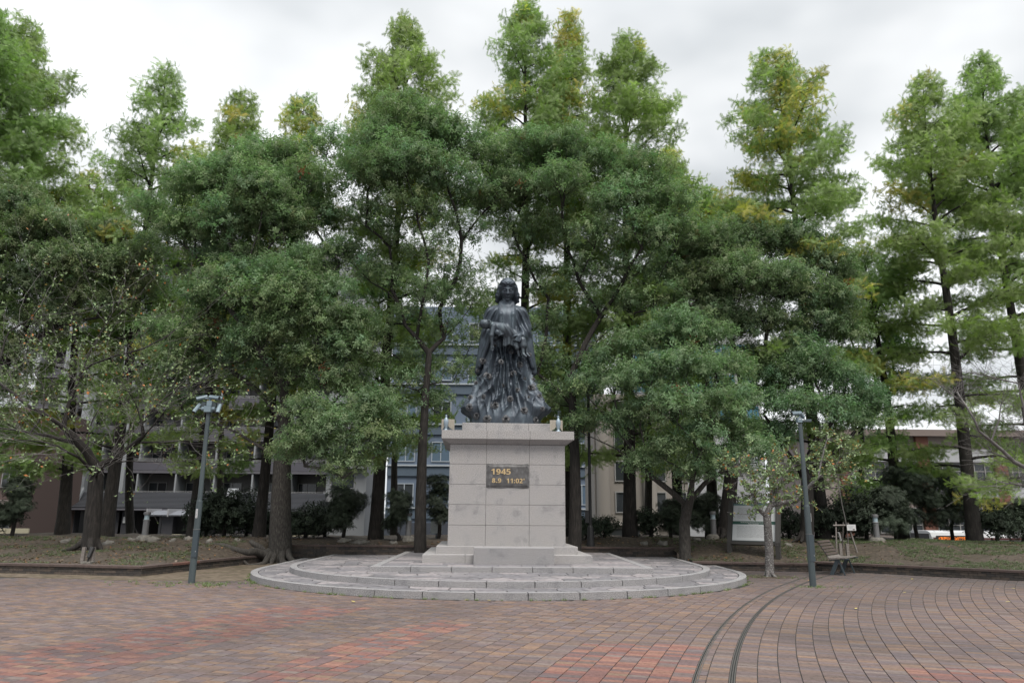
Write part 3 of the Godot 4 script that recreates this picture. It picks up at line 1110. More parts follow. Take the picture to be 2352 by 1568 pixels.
func infant(p: Vector3) -> float:
	# head fallen back, face up and towards the viewer
	var c := Vector3(-0.665, 3.065, 0.62)
	var d := ell(Basis(Vector3(0, 0, 1), deg_to_rad(-72)) * (p - c), Vector3.ZERO, Vector3(0.145, 0.185, 0.155))
	d = smin(d, ell(p, Vector3(-0.56, 3.10, 0.70), Vector3(0.085, 0.085, 0.075)), 0.05)  # face
	d = smin(d, cap(p, Vector3(-0.585, 3.165, 0.735), Vector3(-0.555, 3.135, 0.785), 0.018, 0.026), 0.015)  # nose
	d = smax(d, -ell(p, Vector3(-0.63, 3.16, 0.755), Vector3(0.022, 0.020, 0.025)), 0.012)
	d = smax(d, -ell(p, Vector3(-0.615, 3.09, 0.79), Vector3(0.022, 0.020, 0.025)), 0.012)
	d = smax(d, -cap(p, Vector3(-0.515, 3.155, 0.75), Vector3(-0.51, 3.085, 0.775), 0.010, 0.010), 0.010)
	d = smin(d, cap(p, Vector3(-0.52, 3.06, 0.62), Vector3(-0.42, 3.01, 0.62), 0.085, 0.09), 0.05)  # neck
	# chest, belly and hips under a wrapped cloth
	var b := cap(p, Vector3(-0.36, 2.985, 0.60), Vector3(-0.08, 2.90, 0.66), 0.165, 0.19)
	b = smin(b, cap(p, Vector3(-0.08, 2.88, 0.66), Vector3(0.22, 2.72, 0.60), 0.19, 0.165), 0.08)
	b += 0.010 * sin(p.x * 46.0 + p.y * 26.0) * smoothstep(-0.16, -0.06, p.x)
	d = smin(d, b, 0.06)
	# arm hanging straight down
	d = smin(d, cap(p, Vector3(-0.41, 2.97, 0.76), Vector3(-0.475, 2.68, 0.80), 0.082, 0.062), 0.04)
	d = smin(d, cap(p, Vector3(-0.475, 2.68, 0.80), Vector3(-0.455, 2.40, 0.76), 0.058, 0.040), 0.03)
	d = smin(d, ell(p, Vector3(-0.455, 2.335, 0.76), Vector3(0.045, 0.06, 0.03)), 0.03)
	for k in 4:
		var x := -0.49 + 0.023 * k
		d = smin(d, cap(p, Vector3(x, 2.30, 0.765), Vector3(x + 0.004 * k, 2.215 + 0.012 * absf(k - 1.5), 0.775), 0.0125, 0.009), 0.006)
	d = smin(d, cap(p, Vector3(-0.415, 2.35, 0.775), Vector3(-0.395, 2.285, 0.79), 0.013, 0.010), 0.008)
	# the cloth falling from the hips in a broad pleated tail
	var tail := maxf(absf(p.x - 0.035 - (2.6 - p.y) * 0.10) - (0.13 + (2.72 - p.y) * 0.16), absf(p.z - 0.70 - 0.03 * sin(p.x * 34.0)) - 0.035)
	tail = maxf(tail, maxf(p.y - 2.78, 2.40 + 0.03 * sin(p.x * 20.0) - p.y))
	d = smin(d, tail * 0.8, 0.05)
	# legs over the far arm, shins and feet hanging
	d = smin(d, cap(p, Vector3(0.24, 2.70, 0.60), Vector3(0.46, 2.58, 0.66), 0.13, 0.10), 0.05)
	d = smin(d, cap(p, Vector3(0.46, 2.56, 0.66), Vector3(0.485, 2.42, 0.66), 0.115, 0.12), 0.04)
	d = smin(d, cap(p, Vector3(0.455, 2.45, 0.68), Vector3(0.49, 2.16, 0.68), 0.062, 0.045), 0.02)
	d = smin(d, cap(p, Vector3(0.545, 2.45, 0.62), Vector3(0.60, 2.18, 0.60), 0.058, 0.042), 0.02)
	d = smin(d, cap(p, Vector3(0.49, 2.15, 0.69), Vector3(0.57, 2.06, 0.77), 0.045, 0.026), 0.02)
	d = smin(d, cap(p, Vector3(0.60, 2.17, 0.61), Vector3(0.675, 2.09, 0.68), 0.043, 0.026), 0.02)
	# second fold of cloth over the knees
	d = smin(d, cap(p, Vector3(0.27, 2.60, 0.70), Vector3(0.29, 2.34, 0.68), 0.055, 0.075), 0.03)
	d = smin(d, cap(p, Vector3(0.31, 2.34, 0.64), Vector3(0.36, 2.10, 0.62), 0.05, 0.035), 0.02)
	return d


func nets(m: MB, f: Callable, lo: Vector3, hi: Vector3, cell: float) -> void:
	var B := 8
	var nb := Vector3i(((hi - lo) / (cell * B)).ceil())
	var nx := nb.x * B + 1
	var ny := nb.y * B + 1
	var nz := nb.z * B + 1
	var g := PackedFloat32Array()
	g.resize(nx * ny * nz)
	g.fill(1e9)
	var live := []
	var far := cell * B * 1.25
	for bz in nb.z:
		for by in nb.y:
			for bx in nb.x:
				var c := lo + Vector3(bx + 0.5, by + 0.5, bz + 0.5) * (cell * B)
				if absf(f.call(c)) > far:
					continue
				live.append(Vector3i(bx, by, bz))
				for z in range(bz * B, bz * B + B + 1):
					for y in range(by * B, by * B + B + 1):
						var row := (z * ny + y) * nx
						for x in range(bx * B, bx * B + B + 1):
							if g[row + x] > 1e8:
								g[row + x] = f.call(lo + Vector3(x, y, z) * cell)
	var at := {}
	var corner := [0, 1, nx, nx + 1, nx * ny, nx * ny + 1, nx * ny + nx, nx * ny + nx + 1]
	var off := [Vector3(0, 0, 0), Vector3(1, 0, 0), Vector3(0, 1, 0), Vector3(1, 1, 0), Vector3(0, 0, 1), Vector3(1, 0, 1), Vector3(0, 1, 1), Vector3(1, 1, 1)]
	var edges := [[0, 1], [2, 3], [4, 5], [6, 7], [0, 2], [1, 3], [4, 6], [5, 7], [0, 4], [1, 5], [2, 6], [3, 7]]
	var first := m.v.size()
	for b in live:
		for z in range(b.z * B, b.z * B + B):
			for y in range(b.y * B, b.y * B + B):
				for x in range(b.x * B, b.x * B + B):
					var k: int = (z * ny + y) * nx + x
					var inside := 0
					for q in 8:
						if g[k + corner[q]] < 0.0:
							inside += 1
					if inside == 0 or inside == 8:
						continue
					var s := Vector3.ZERO
					var cnt := 0
					for e in edges:
						var da: float = g[k + corner[e[0]]]
						var db: float = g[k + corner[e[1]]]
						if (da < 0.0) != (db < 0.0):
							s += off[e[0]].lerp(off[e[1]], da / (da - db))
							cnt += 1
					at[k] = m.v.size()
					m.v.append(lo + (Vector3(x, y, z) + s / cnt) * cell)
					m.n.append(Vector3.ZERO)
	var axis := [1, nx, nx * ny]
	var keys := at.keys()
	var from := m.x.size()
	for k in keys:
		for a in 3:
			var u: int = axis[(a + 1) % 3]
			var w: int = axis[(a + 2) % 3]
			var d0: float = g[k]
			var d1: float = g[k + axis[a]]
			if (d0 < 0.0) == (d1 < 0.0):
				continue
			if not (at.has(k - u) and at.has(k - w) and at.has(k - u - w)):
				continue
			var p: int = at[k]
			var q: int = at[k - u]
			var r: int = at[k - u - w]
			var t: int = at[k - w]
			if d0 < 0.0:
				m.x.append(p); m.x.append(r); m.x.append(q)
				m.x.append(p); m.x.append(t); m.x.append(r)
			else:
				m.x.append(p); m.x.append(q); m.x.append(r)
				m.x.append(p); m.x.append(r); m.x.append(t)
	for i in range(from, m.x.size(), 3):
		var a := m.v[m.x[i]]
		var nn := (m.v[m.x[i + 2]] - a).cross(m.v[m.x[i + 1]] - a)
		for q in 3:
			m.n[m.x[i + q]] += nn
	for i in range(first, m.v.size()):
		m.n[i] = m.n[i].normalized()


func make_rose(sd: int) -> ArrayMesh:  # unit radius, opening towards +z
	rng.seed = sd
	var m := MB.new()
	for ring in 4:
		var n: int = [3, 4, 5, 5][ring]
		for k in n:
			var a := TAU * (k + 0.4 * ring + rng.randf_range(-0.1, 0.1)) / n
			var r: float = [0.16, 0.36, 0.62, 0.88][ring]
			var lift: float = [0.72, 0.62, 0.44, 0.16][ring]
			var wide := PI / n * 1.25
			var p := []
			for j in 3:
				for i in 5:
					var t := a + wide * (i - 2) / 2.0
					var rr: float = r * (0.55 + 0.28 * j) + (0.1 * ring if j == 2 else 0.0)
					var z: float = lift * (0.35 + 0.42 * j) - (0.10 * ring if j == 2 else 0.0) - 0.06 * absf(i - 2)
					p.append(Vector3(cos(t) * rr, sin(t) * rr, z))
			for j in 2:
				for i in 4:
					m.quad(p[j * 5 + i], p[j * 5 + i + 1], p[j * 5 + i + 6], p[j * 5 + i + 5])
					m.quad(p[j * 5 + i + 5] - Vector3(0, 0, 0.05), p[j * 5 + i + 6] - Vector3(0, 0, 0.05), p[j * 5 + i + 1] - Vector3(0, 0, 0.05), p[j * 5 + i] - Vector3(0, 0, 0.05))
	m.lathe(Vector3.ZERO, [Vector2(0.0, -0.15), Vector2(0.55, -0.05), Vector2(0.6, 0.1), Vector2(0.12, 0.35)], 10, Basis(Vector3(1, 0, 0), PI / 2))
	for k in 3:
		var a := TAU * k / 3 + 0.5
		var o := Vector3(cos(a), sin(a), 0)
		var s := Vector3(-sin(a), cos(a), 0) * 0.28
		m.quad(o * 0.5 - s * 0.6, o * 0.95 - s, o * 1.35 + Vector3(0, 0, -0.1), o * 0.95 + s)
	return m.mesh()


func make_statue() -> void:
	var o := thing("bronze_statue", "dark bronze statue of a bowed woman in a rose-strewn skirt, holding a child", "statue", Vector3(-0.18, 4.15, -22.3), deg_to_rad(3.0))
	var m := MB.new()
	nets(m, figure, Vector3(-1.62, -0.03, -1.3), Vector3(1.62, 4.25, 1.3), 0.026)
	nets(m, head, Vector3(-0.46, 3.80, -0.32), Vector3(0.50, 4.86, 0.62), 0.0125)
	nets(m, hands, Vector3(-0.5, 2.45, 0.42), Vector3(0.5, 3.05, 0.9), 0.0115)
	part("woman", m.mesh(), M.bronze, o)
	m = MB.new()
	nets(m, infant, Vector3(-0.88, 1.98, 0.34), Vector3(0.76, 3.3, 0.96), 0.0125)
	part("child", m.mesh(), M.bronze_lit, o)
	var spots := [[-0.49, 6.46, 0.045], [-0.02, 6.27, 0.06], [0.51, 6.19, 0.055], [-0.84, 6.0, 0.08], [-0.31, 5.98, 0.06], [0.24, 5.91, 0.08], [-0.7, 5.55, 0.095], [0.04, 5.62, 0.078], [0.64, 5.48, 0.05], [0.39, 5.48, 0.045], [-1.0, 5.71, 0.045], [-1.22, 5.26, 0.08], [-1.03, 5.34, 0.055], [-0.25, 5.27, 0.06], [0.56, 5.21, 0.1], [0.16, 5.14, 0.068], [-0.82, 4.95, 0.06], [-1.2, 4.92, 0.06], [-0.04, 4.88, 0.07], [0.82, 4.99, 0.055], [0.5, 4.94, 0.045], [-0.47, 4.69, 0.105], [-1.21, 4.63, 0.085], [0.35, 4.55, 0.095], [0.89, 4.6, 0.06], [-0.99, 4.39, 0.095], [-0.7, 4.29, 0.10], [-0.16, 4.29, 0.10], [0.69, 4.27, 0.10]]
	var kinds := [make_rose(1), make_rose(2), make_rose(3)]
	var c := Vector3(-0.18, 4.15, -22.3)
	var inv := Basis(Vector3.UP, deg_to_rad(3.0)).inverse()
	for i in spots.size():
		var s: Array = spots[i]
		# the place on the skirt that the sight line meets
		var target := Vector3(s[0], s[1], -21.2)
		var dir := (target - eye).normalized()
		var p := inv * (eye + dir * 20.3 - c)
		var step := inv * dir
		for k in 60:
			var d := figure(p)
			if d < 0.012:
				break
			p += step * maxf(d * 0.8, 0.01)
		var e := 0.03
		var nn := Vector3(figure(p + Vector3(e, 0, 0)) - figure(p - Vector3(e, 0, 0)), figure(p + Vector3(0, e, 0)) - figure(p - Vector3(0, e, 0)), figure(p + Vector3(0, 0, e)) - figure(p - Vector3(0, 0, e))).normalized()
		nn = (nn + Vector3(0, 0.1, 0.6)).normalized()
		if absf(p.x) > 1.7 or absf(p.z) > 1.7:
			continue
		var r := part("rose", kinds[i % 3], M.bronze_dark, o)
		var xx := Vector3.UP.cross(nn).normalized()
		r.transform = Transform3D(Basis(xx, nn.cross(xx), nn) * Basis(Vector3(0, 0, 1), i * 1.3) * Basis.from_scale(Vector3.ONE * s[2] * 1.08), p - nn * 0.004)


func make_birds() -> void:
	for s in [-1, 1]:
		var at := Vector3(-1.82 + 0.17 - 0.18, 3.888, -20.72) if s < 0 else Vector3(1.50 - 0.18, 3.888, -20.76)
		var o := thing("bird_sculpture", "small bird-shaped lamp sculpture with pale raised wings, on the cornice's %s corner" % ("left" if s < 0 else "right"), "sculpture", at, deg_to_rad(3.0 + 8.0 * s), "paired bird sculptures on the cornice")
		var b := MB.new()
		b.lathe(Vector3.ZERO, [Vector2(0.075, 0), Vector2(0.07, 0.02), Vector2(0.035, 0.05), Vector2(0.035, 0.075), Vector2(0.055, 0.16), Vector2(0.07, 0.25), Vector2(0.06, 0.32), Vector2(0.03, 0.37), Vector2(0.022, 0.40), Vector2(0.028, 0.425), Vector2(0.018, 0.45), Vector2(0.0, 0.458)], 14)
		b.tube(PackedVector3Array([Vector3(0, 0.43, 0.02), Vector3(0, 0.422, 0.062)]), PackedFloat32Array([0.012, 0.002]), 6)
		part("body", b.mesh(), plain(0.24, 0.30, 0.35, 0.4, 0.2), o)
		for q in [-1, 1]:
			var w := MB.new()
			var big: bool = q * s < 0
			var wd := 0.17 if big else 0.085
			for k in 5:
				var x0: float = q * (0.055 + wd * k / 5.0)
				var x1: float = q * (0.055 + wd * (k + 1) / 5.0)
				var zz := -0.02 - 0.05 * (k + 0.5) / 5.0
				var y0 := 0.04 + 0.10 * pow(1.0 - (k + 0.5) / 5.0, 2.0)
				w.box(Vector3((x0 + x1) / 2, (y0 + 0.335) / 2, zz), Vector3(absf(x1 - x0) - 0.002, 0.335 - y0, 0.02), Basis(Vector3.UP, -q * 0.35))
			part("wing", w.mesh(), plain(0.36, 0.33, 0.28, 0.7), o)


# ---------- plants ----------
func leaf_quad(m: MB, at: Vector3, dir: Vector3, side: Vector3, l: float, w: float, droop: float) -> void:
	var up := side.cross(dir).normalized()
	var mid := at + dir * l * 0.5 + up * l * 0.06
	var tip := at + dir * l - up * l * droop
	m.tri(at, mid - side * w * 0.5, tip)
	m.tri(at, tip, mid + side * w * 0.5)


func make_spray(sd: int, n: int, len: float, l: float, w: float, spread: float, droop: float) -> ArrayMesh:  # broad leaves round a short shoot that grows along +y
	rng.seed = sd
	var m := MB.new()
	for i in n:
		var t := float(i + 1) / n
		var a := i * 2.4 + rng.randf_range(-0.4, 0.4)
		var out := Vector3(cos(a), 0, sin(a))
		var at := Vector3(rng.randfn(0, spread * 0.5), len * t * rng.randf_range(0.6, 1.0), rng.randfn(0, spread * 0.5))
		var dir := (out * rng.randf_range(0.7, 1.1) + Vector3.UP * rng.randf_range(-0.35, 0.75)).normalized()
		var side := dir.cross(Vector3.UP + out * rng.randf_range(-0.6, 0.6)).normalized()
		leaf_quad(m, at, dir, side, l * rng.randf_range(0.75, 1.2), w * rng.randf_range(0.8, 1.15), droop)
	return m.mesh()


func make_feather(sd: int, fronds: int, leaflets: int, len: float, l: float, w: float) -> ArrayMesh:  # flat fronds with two rows of narrow leaflets
	rng.seed = sd
	var m := MB.new()
	for f in fronds:
		var a := TAU * f / fronds + rng.randf_range(-0.5, 0.5)
		var dir := Vector3(cos(a) * 0.8, rng.randf_range(0.25, 0.9), sin(a) * 0.8).normalized()
		var side := dir.cross(Vector3.UP).normalized().rotated(dir, rng.randf_range(-0.7, 0.7))
		var p := Vector3(0, 0.04, 0) * f
		var sl := len / leaflets
		for k in leaflets:
			var t := float(k) / leaflets
			dir = (dir + Vector3(0, -0.10, 0)).normalized()
			p += dir * sl
			var ll := l * (0.55 + 0.75 * sin(PI * (0.15 + 0.8 * t)))
			for q in [-1.0, 1.0]:
				var d: Vector3 = (side * q + dir * 0.55 + Vector3(0, rng.randf_range(-0.35, 0.1), 0)).normalized()
				var b := dir * w * 0.5
				m.tri(p - b, p + b, p + d * ll)
	return m.mesh()


class Skeleton:
	var p := PackedVector3Array()
	var up := PackedInt32Array()
	var r := PackedFloat32Array()
	var kids := []
	var run := PackedFloat32Array()

	func grow(at: Vector3, from: int) -> int:
		p.append(at)
		up.append(from)
		kids.append([])
		r.append(0.0)
		run.append(0.0 if from < 0 else run[from] + at.distance_to(p[from]))
		if from >= 0:
			kids[from].append(p.size() - 1)
		return p.size() - 1

	func branch(from: int, to: Vector3, lift: float, wander: float, rnd: RandomNumberGenerator, step := 0.55) -> int:
		var a := p[from]
		var n := maxi(2, int(a.distance_to(to) / step))
		var span := a.distance_to(to)
		var ctrl := a.lerp(to, 0.45) + Vector3(0, lift * span, 0) + Vector3(rnd.randfn(), rnd.randfn() * 0.5, rnd.randfn()) * wander * span
		var at := from
		for i in range(1, n + 1):
			var t := float(i) / n
			var q := a.lerp(ctrl, t).lerp(ctrl.lerp(to, t), t)
			if i < n:
				q += Vector3(rnd.randfn(), rnd.randfn(), rnd.randfn()) * wander * 0.16
			at = grow(q, at)
		return at

	func nearest(to: Vector3, first: int, rise: float) -> int:
		var best := first
		var least := 1e9
		for i in range(first, p.size()):
			var v := to - p[i]
			var c := v.length() + maxf(0.0, rise * Vector2(v.x, v.z).length() - v.y) * 1.1 + 0.45 * (run[i] - run[first])
			if c < least:
				least = c
				best = i
		return best

	func thicken(tip: float, foot: float, ex := 2.3) -> void:
		var s := PackedFloat32Array()
		s.resize(p.size())
		for i in range(p.size() - 1, -1, -1):
			if kids[i].is_empty():
				s[i] = 1.0
			if up[i] >= 0:
				s[up[i]] += s[i]
		var most := maxf(s[0], 2.0)
		# a power of the load that gives the foot its measured girth and the tips theirs
		var k := log(foot / tip) / log(most)
		for i in p.size():
			r[i] = tip * pow(s[i], k)
		for i in p.size():
			r[i] *= 1.0 - 0.45 * clampf(run[i] / 6.0, 0.0, 1.0)

	func build(m: MB, sides: int, fine: MB = null) -> void:
		var starts := [0]
		while starts.size():
			var i: int = starts.pop_back()
			var pts := PackedVector3Array()
			var rad := PackedFloat32Array()
			if up[i] >= 0:
				pts.append(p[up[i]])
				rad.append(minf(r[up[i]], r[i] * 1.25))
			while true:
				pts.append(p[i])
				rad.append(r[i])
				if kids[i].is_empty():
					break
				var main: int = kids[i][0]
				for q in kids[i]:
					if r[q] > r[main]:
						main = q
				for q in kids[i]:
					if q != main:
						starts.append(q)
				i = main
			var thick := rad[0]
			if fine and thick < 0.022:
				fine.tube(pts, rad, 3, false)
			else:
				m.tube(pts, rad, sides if thick > 0.06 else (5 if thick > 0.02 else 3), thick > 0.06)


func flare(m: MB, at: Vector3, r: float, roots: int) -> void:  # root spurs round the foot of a trunk
	for k in roots:
		var a := TAU * k / roots + rng.randf_range(-0.3, 0.3)
		var o := Vector3(cos(a), 0, sin(a))
		var l := r * rng.randf_range(1.3, 2.6)
		var pts := PackedVector3Array()
		var rad := PackedFloat32Array()
		for i in 5:
			var t := i / 4.0
			var q := at + o.rotated(Vector3.UP, 0.4 * t * rng.randf_range(-1, 1)) * (r * 0.35 + l * t)
			q.y = maxf(at.y + r * 1.5 * pow(1.0 - t, 2.8), ground_at(q.x, -q.z)) - 0.03 * t
			pts.append(q)
			rad.append(r * lerpf(0.48, 0.10, t))
		m.tube(pts, rad, 6)


func turned(up: Vector3, spin: float, size: float) -> Basis:
	var a := up.cross(Vector3(0.21, 0.35, 0.9)).normalized()
	var b := Basis(a, up, a.cross(up)).rotated(up, spin)
	return b.scaled(Vector3.ONE * size)


# a broad evergreen: lobes are [x, y, radius] on the survey photo plus an offset in depth
func broad_tree(called: String, label: String, foot: Vector3, girth: float, fork: Vector3, lobes: Array, sd: int, tone: Color, thick: float, bark: Material, group: String, open_below := 9999.0) -> Node3D:
	rng.seed = sd
	var root := thing(called, label, "tree", foot, 0.0, group)
	var inv := -foot
	var sk := Skeleton.new()
	sk.grow(foot + Vector3(0, -0.25, 0), -1)
	var top := sk.branch(0, fork, 0.0, 0.02, rng, 0.5)
	var first_live := maxi(1, top - 2)
	var big := []
	for l in lobes:
		var depth: float = -foot.z + l[3]
		big.append([sight(l[0], l[1], depth), l[2] / FOCAL * depth * 0.97, 1.0 if l[1] < open_below else 0.5])
	big.sort_custom(func(a, b): return a[0].distance_to(fork) < b[0].distance_to(fork))
	var puffs := []
	for b in big:
		var c: Vector3 = b[0]
		var r: float = b[1]
		var n := sk.nearest(c - Vector3(0, r * 0.3, 0), first_live, 0.7)
		sk.branch(n, c - Vector3(0, r * 0.15, 0), 0.10, 0.07, rng)
		var cnt := int(clampf(r * r * 13.0, 7, 30))
		for k in cnt:
			var y := 1.0 - 1.12 * (k + 0.5) / cnt
			var a := k * 2.39996 + rng.randf() * 0.8
			var s := sqrt(maxf(0.0, 1.0 - y * y))
			var dir := Vector3(cos(a) * s, y, sin(a) * s)
			var pr := r * rng.randf_range(0.26, 0.52) + 0.15
			puffs.append([c + dir * (r - pr * 0.5) * rng.randf_range(0.72, 1.18), pr, b[2]])
	for q in puffs:
		var n := sk.nearest(q[0], first_live, 0.3)
		sk.branch(n, q[0], 0.06, 0.08, rng, 0.4)
	sk.thicken(0.013, girth)
	var m := MB.new()
	sk.build(m, 10)
	flare(m, foot, girth * 0.85, 6)
	if girth > 0.38:  # long roots running over the soil
		for a in [[2.75, 2.6, 0.17], [3.5, 1.9, 0.13], [2.2, 1.5, 0.12], [0.4, 1.3, 0.11]]:
			var pts := PackedVector3Array()
			var rad := PackedFloat32Array()
			for i in 9:
				var g: float = i / 8.0
				var w: float = a[0] + 0.35 * sin(g * 5.0 + a[0])
				var p: Vector3 = foot + Vector3(cos(w), 0, sin(w)) * (0.25 + a[1] * g)
				p.y = ground_at(p.x, -p.z) + 0.05 * (1.0 - g) + 0.35 * pow(1.0 - g, 4.0) - 0.05 * g
				pts.append(p)
				rad.append(lerpf(a[2], 0.035, g))
			m.tube(pts, rad, 8)
	for i in m.v.size():
		m.v[i] += inv
	part("trunk", m.mesh(), bark, root)
	var where := []
	var tint := PackedColorArray()
	var where_b := []
	var tint_b := PackedColorArray()
	for q in puffs:
		var c: Vector3 = q[0]
		var pr: float = q[1]
		var cnt := int(pr * pr * 132.0 * thick * q[2] * rng.randf_range(0.65, 1.2)) + 5
		var hue := rng.randf_range(0.82, 1.18)
		var warm := rng.randfn(0.0, 0.045)
		for k in cnt:
			var dir := Vector3(rng.randfn(), rng.randfn() + 0.35, rng.randfn()).normalized()
			if dir.y < 0.0 and rng.randf() < 0.72:
				continue
			var at := c + Vector3(dir.x, dir.y * 0.78, dir.z) * pr * 1.1 * pow(rng.randf(), 0.36)
			var up := (dir + Vector3(0, 0.35, 0) + Vector3(rng.randfn(), rng.randfn(), rng.randfn()) * 0.3).normalized()
			var f := hue * rng.randf_range(0.72, 1.28)
			var col := Color(tone.r * f * (1.0 + warm + rng.randf_range(-0.06, 0.10)), tone.g * f, tone.b * f * (1.0 - warm))
			if rng.randf() < 0.0025:
				col = Color(0.26, 0.08, 0.05)
			if rng.randf() < 0.55:
				where.append(Transform3D(turned(up, rng.randf() * TAU, rng.randf_range(0.65, 1.2)), at + inv))
				tint.append(col)
			else:
				where_b.append(Transform3D(turned(up, rng.randf() * TAU, rng.randf_range(0.7, 1.3)), at + inv))
				tint_b.append(col)
	scatter("crown", camphor_spray, M.leaf_camphor, where, tint, root)
	scatter("crown", camphor_spray_loose, M.leaf_camphor, where_b, tint_b, root)
	return root


# a tall feathery conifer: straight stem, branches sweeping up and drooping at the ends
func redwood(label: String, foot: Vector3, tip: Vector3, girth: float, wide: float, low: float, sd: int, tone: Color, gold: float, open := 1.0) -> Node3D:
	rng.seed = sd
	var root := thing("redwood_tree", label, "tree", foot, 0.0, "tall feathery conifers behind the round-crowned trees")
	var sk := MB.new()
	var h := tip.y - foot.y
	var pts := PackedVector3Array()
	var rad := PackedFloat32Array()
	for i in 25:
		var t := i / 24.0
		var sway := Vector3(sin(t * 7.0 + sd), 0, cos(t * 6.0 + sd)) * 0.12 * t
		pts.append(Vector3.ZERO.lerp(tip - foot, t) + sway - Vector3(0, 0.3 if i == 0 else 0.0, 0))
		rad.append(girth * (pow(1.0 - t, 0.9) * 0.92 + 0.018) * (1.0 + 0.28 * exp(-t * h / 0.5)))
	sk.tube(pts, rad, 11)
	var where := []
	var tint := PackedColorArray()
	var y := low
	var az := rng.randf() * TAU
	while y < h - 0.15:
		var t := y / h
		var u := (y - low) / (h - low)
		az += 2.39996 + rng.randfn(0.0, 0.35)
		var prof := pow(minf(1.0, (1.0 - u) / 0.29), 0.9) * (0.92 + 0.08 * smoothstep(0.0, 0.3, u)) * (1.0 + 0.35 * wave_noise.get_noise_2d(y * 22.0 + cos(az) * 9.0, sd * 31.0 + sin(az) * 9.0)) + 0.025
		var l := wide * prof * rng.randf_range(0.72, 1.14)
		var rise := lerpf(0.18, 1.15, pow(u, 1.1)) + rng.randfn(0.0, 0.1)
		var k := int(t * 24.0)
		var at := pts[k].lerp(pts[mini(k + 1, 24)], t * 24.0 - k)
		var out := Vector3(cos(az), 0, sin(az))
		var bp := PackedVector3Array([at])
		var br := PackedFloat32Array([minf(0.02 + l * 0.017, rad[k] * 0.7)])
		var dir := (out + Vector3.UP * rise).normalized()
		var q := at
		for s in 6:
			dir = (dir + Vector3(0, -0.055 - 0.03 * (1.0 - u), 0) + Vector3(rng.randfn(), rng.randfn(), rng.randfn()) * 0.06).normalized()
			q += dir * l / 6.0
			bp.append(q)
			br.append(br[0] * (1.0 - (s + 1) / 6.3))
		sk.tube(bp, br, 4, false)
		var shade := rng.randf_range(0.8, 1.2)
		var golden := rng.randf() < gold * (0.35 + 0.9 * u) * (1.25 if out.x < 0.0 else 0.7)
		# side twigs and their hanging feathery sprays
		var n := int(l * 4.2) + 3
		for s in n:
			var f := lerpf(0.22, 1.0, (s + rng.randf()) / n)
			var kk := mini(int(f * 6.0), 5)
			var c := bp[kk].lerp(bp[kk + 1], f * 6.0 - kk)
			var sd2 := dir.cross(Vector3.UP).normalized() * (1.0 if s & 1 else -1.0)
			var td := (sd2 * 0.8 + out * 0.55 + Vector3(0, rng.randf_range(-0.15, 0.35), 0)).normalized()
			var tl := (0.25 + l * 0.24 * (1.15 - absf(f - 0.5))) * rng.randf_range(0.7, 1.25)
			var e := c + td * tl + Vector3(0, -0.12 * tl, 0)
			sk.tube(PackedVector3Array([c, c.lerp(e, 0.5) + Vector3(0, 0.05 * tl, 0), e]), PackedFloat32Array([0.014, 0.010, 0.005]), 3, false)
			var ns := int((tl * 8.0 + 1.6) * open * (1.0 if u > 0.4 else 0.7) + rng.randf())
			for w in ns:
				var g := lerpf(0.12, 1.05, (w + rng.randf()) / ns)
				var p := c.lerp(e, g) + Vector3(rng.randfn() * 0.11, -absf(rng.randfn()) * 0.17 + 0.05, rng.randfn() * 0.11)
				var up := (td * 0.7 + Vector3(0, -0.55 + 0.6 * u, 0) + Vector3(rng.randfn(), rng.randfn(), rng.randfn()) * 0.4).normalized()
				where.append(Transform3D(turned(up, rng.randf() * TAU, rng.randf_range(0.8, 1.3)), p))
				var b := shade * rng.randf_range(0.75, 1.25)
				var col := Color(tone.r * b, tone.g * b, tone.b * b)
				if golden and rng.randf() < 0.6:
					col = Color(tone.r * 1.75 * b, tone.g * 1.22 * b, tone.b * 0.85 * b)
				tint.append(col)
		y += (lerpf(0.34, 0.19, u) if u > 0.45 else 0.38) * rng.randf_range(0.6, 1.4)
	part("trunk", sk.mesh(), M.bark_dark, root)
	scatter("crown", redwood_spray, M.leaf_redwood, where, tint, root)
	return root


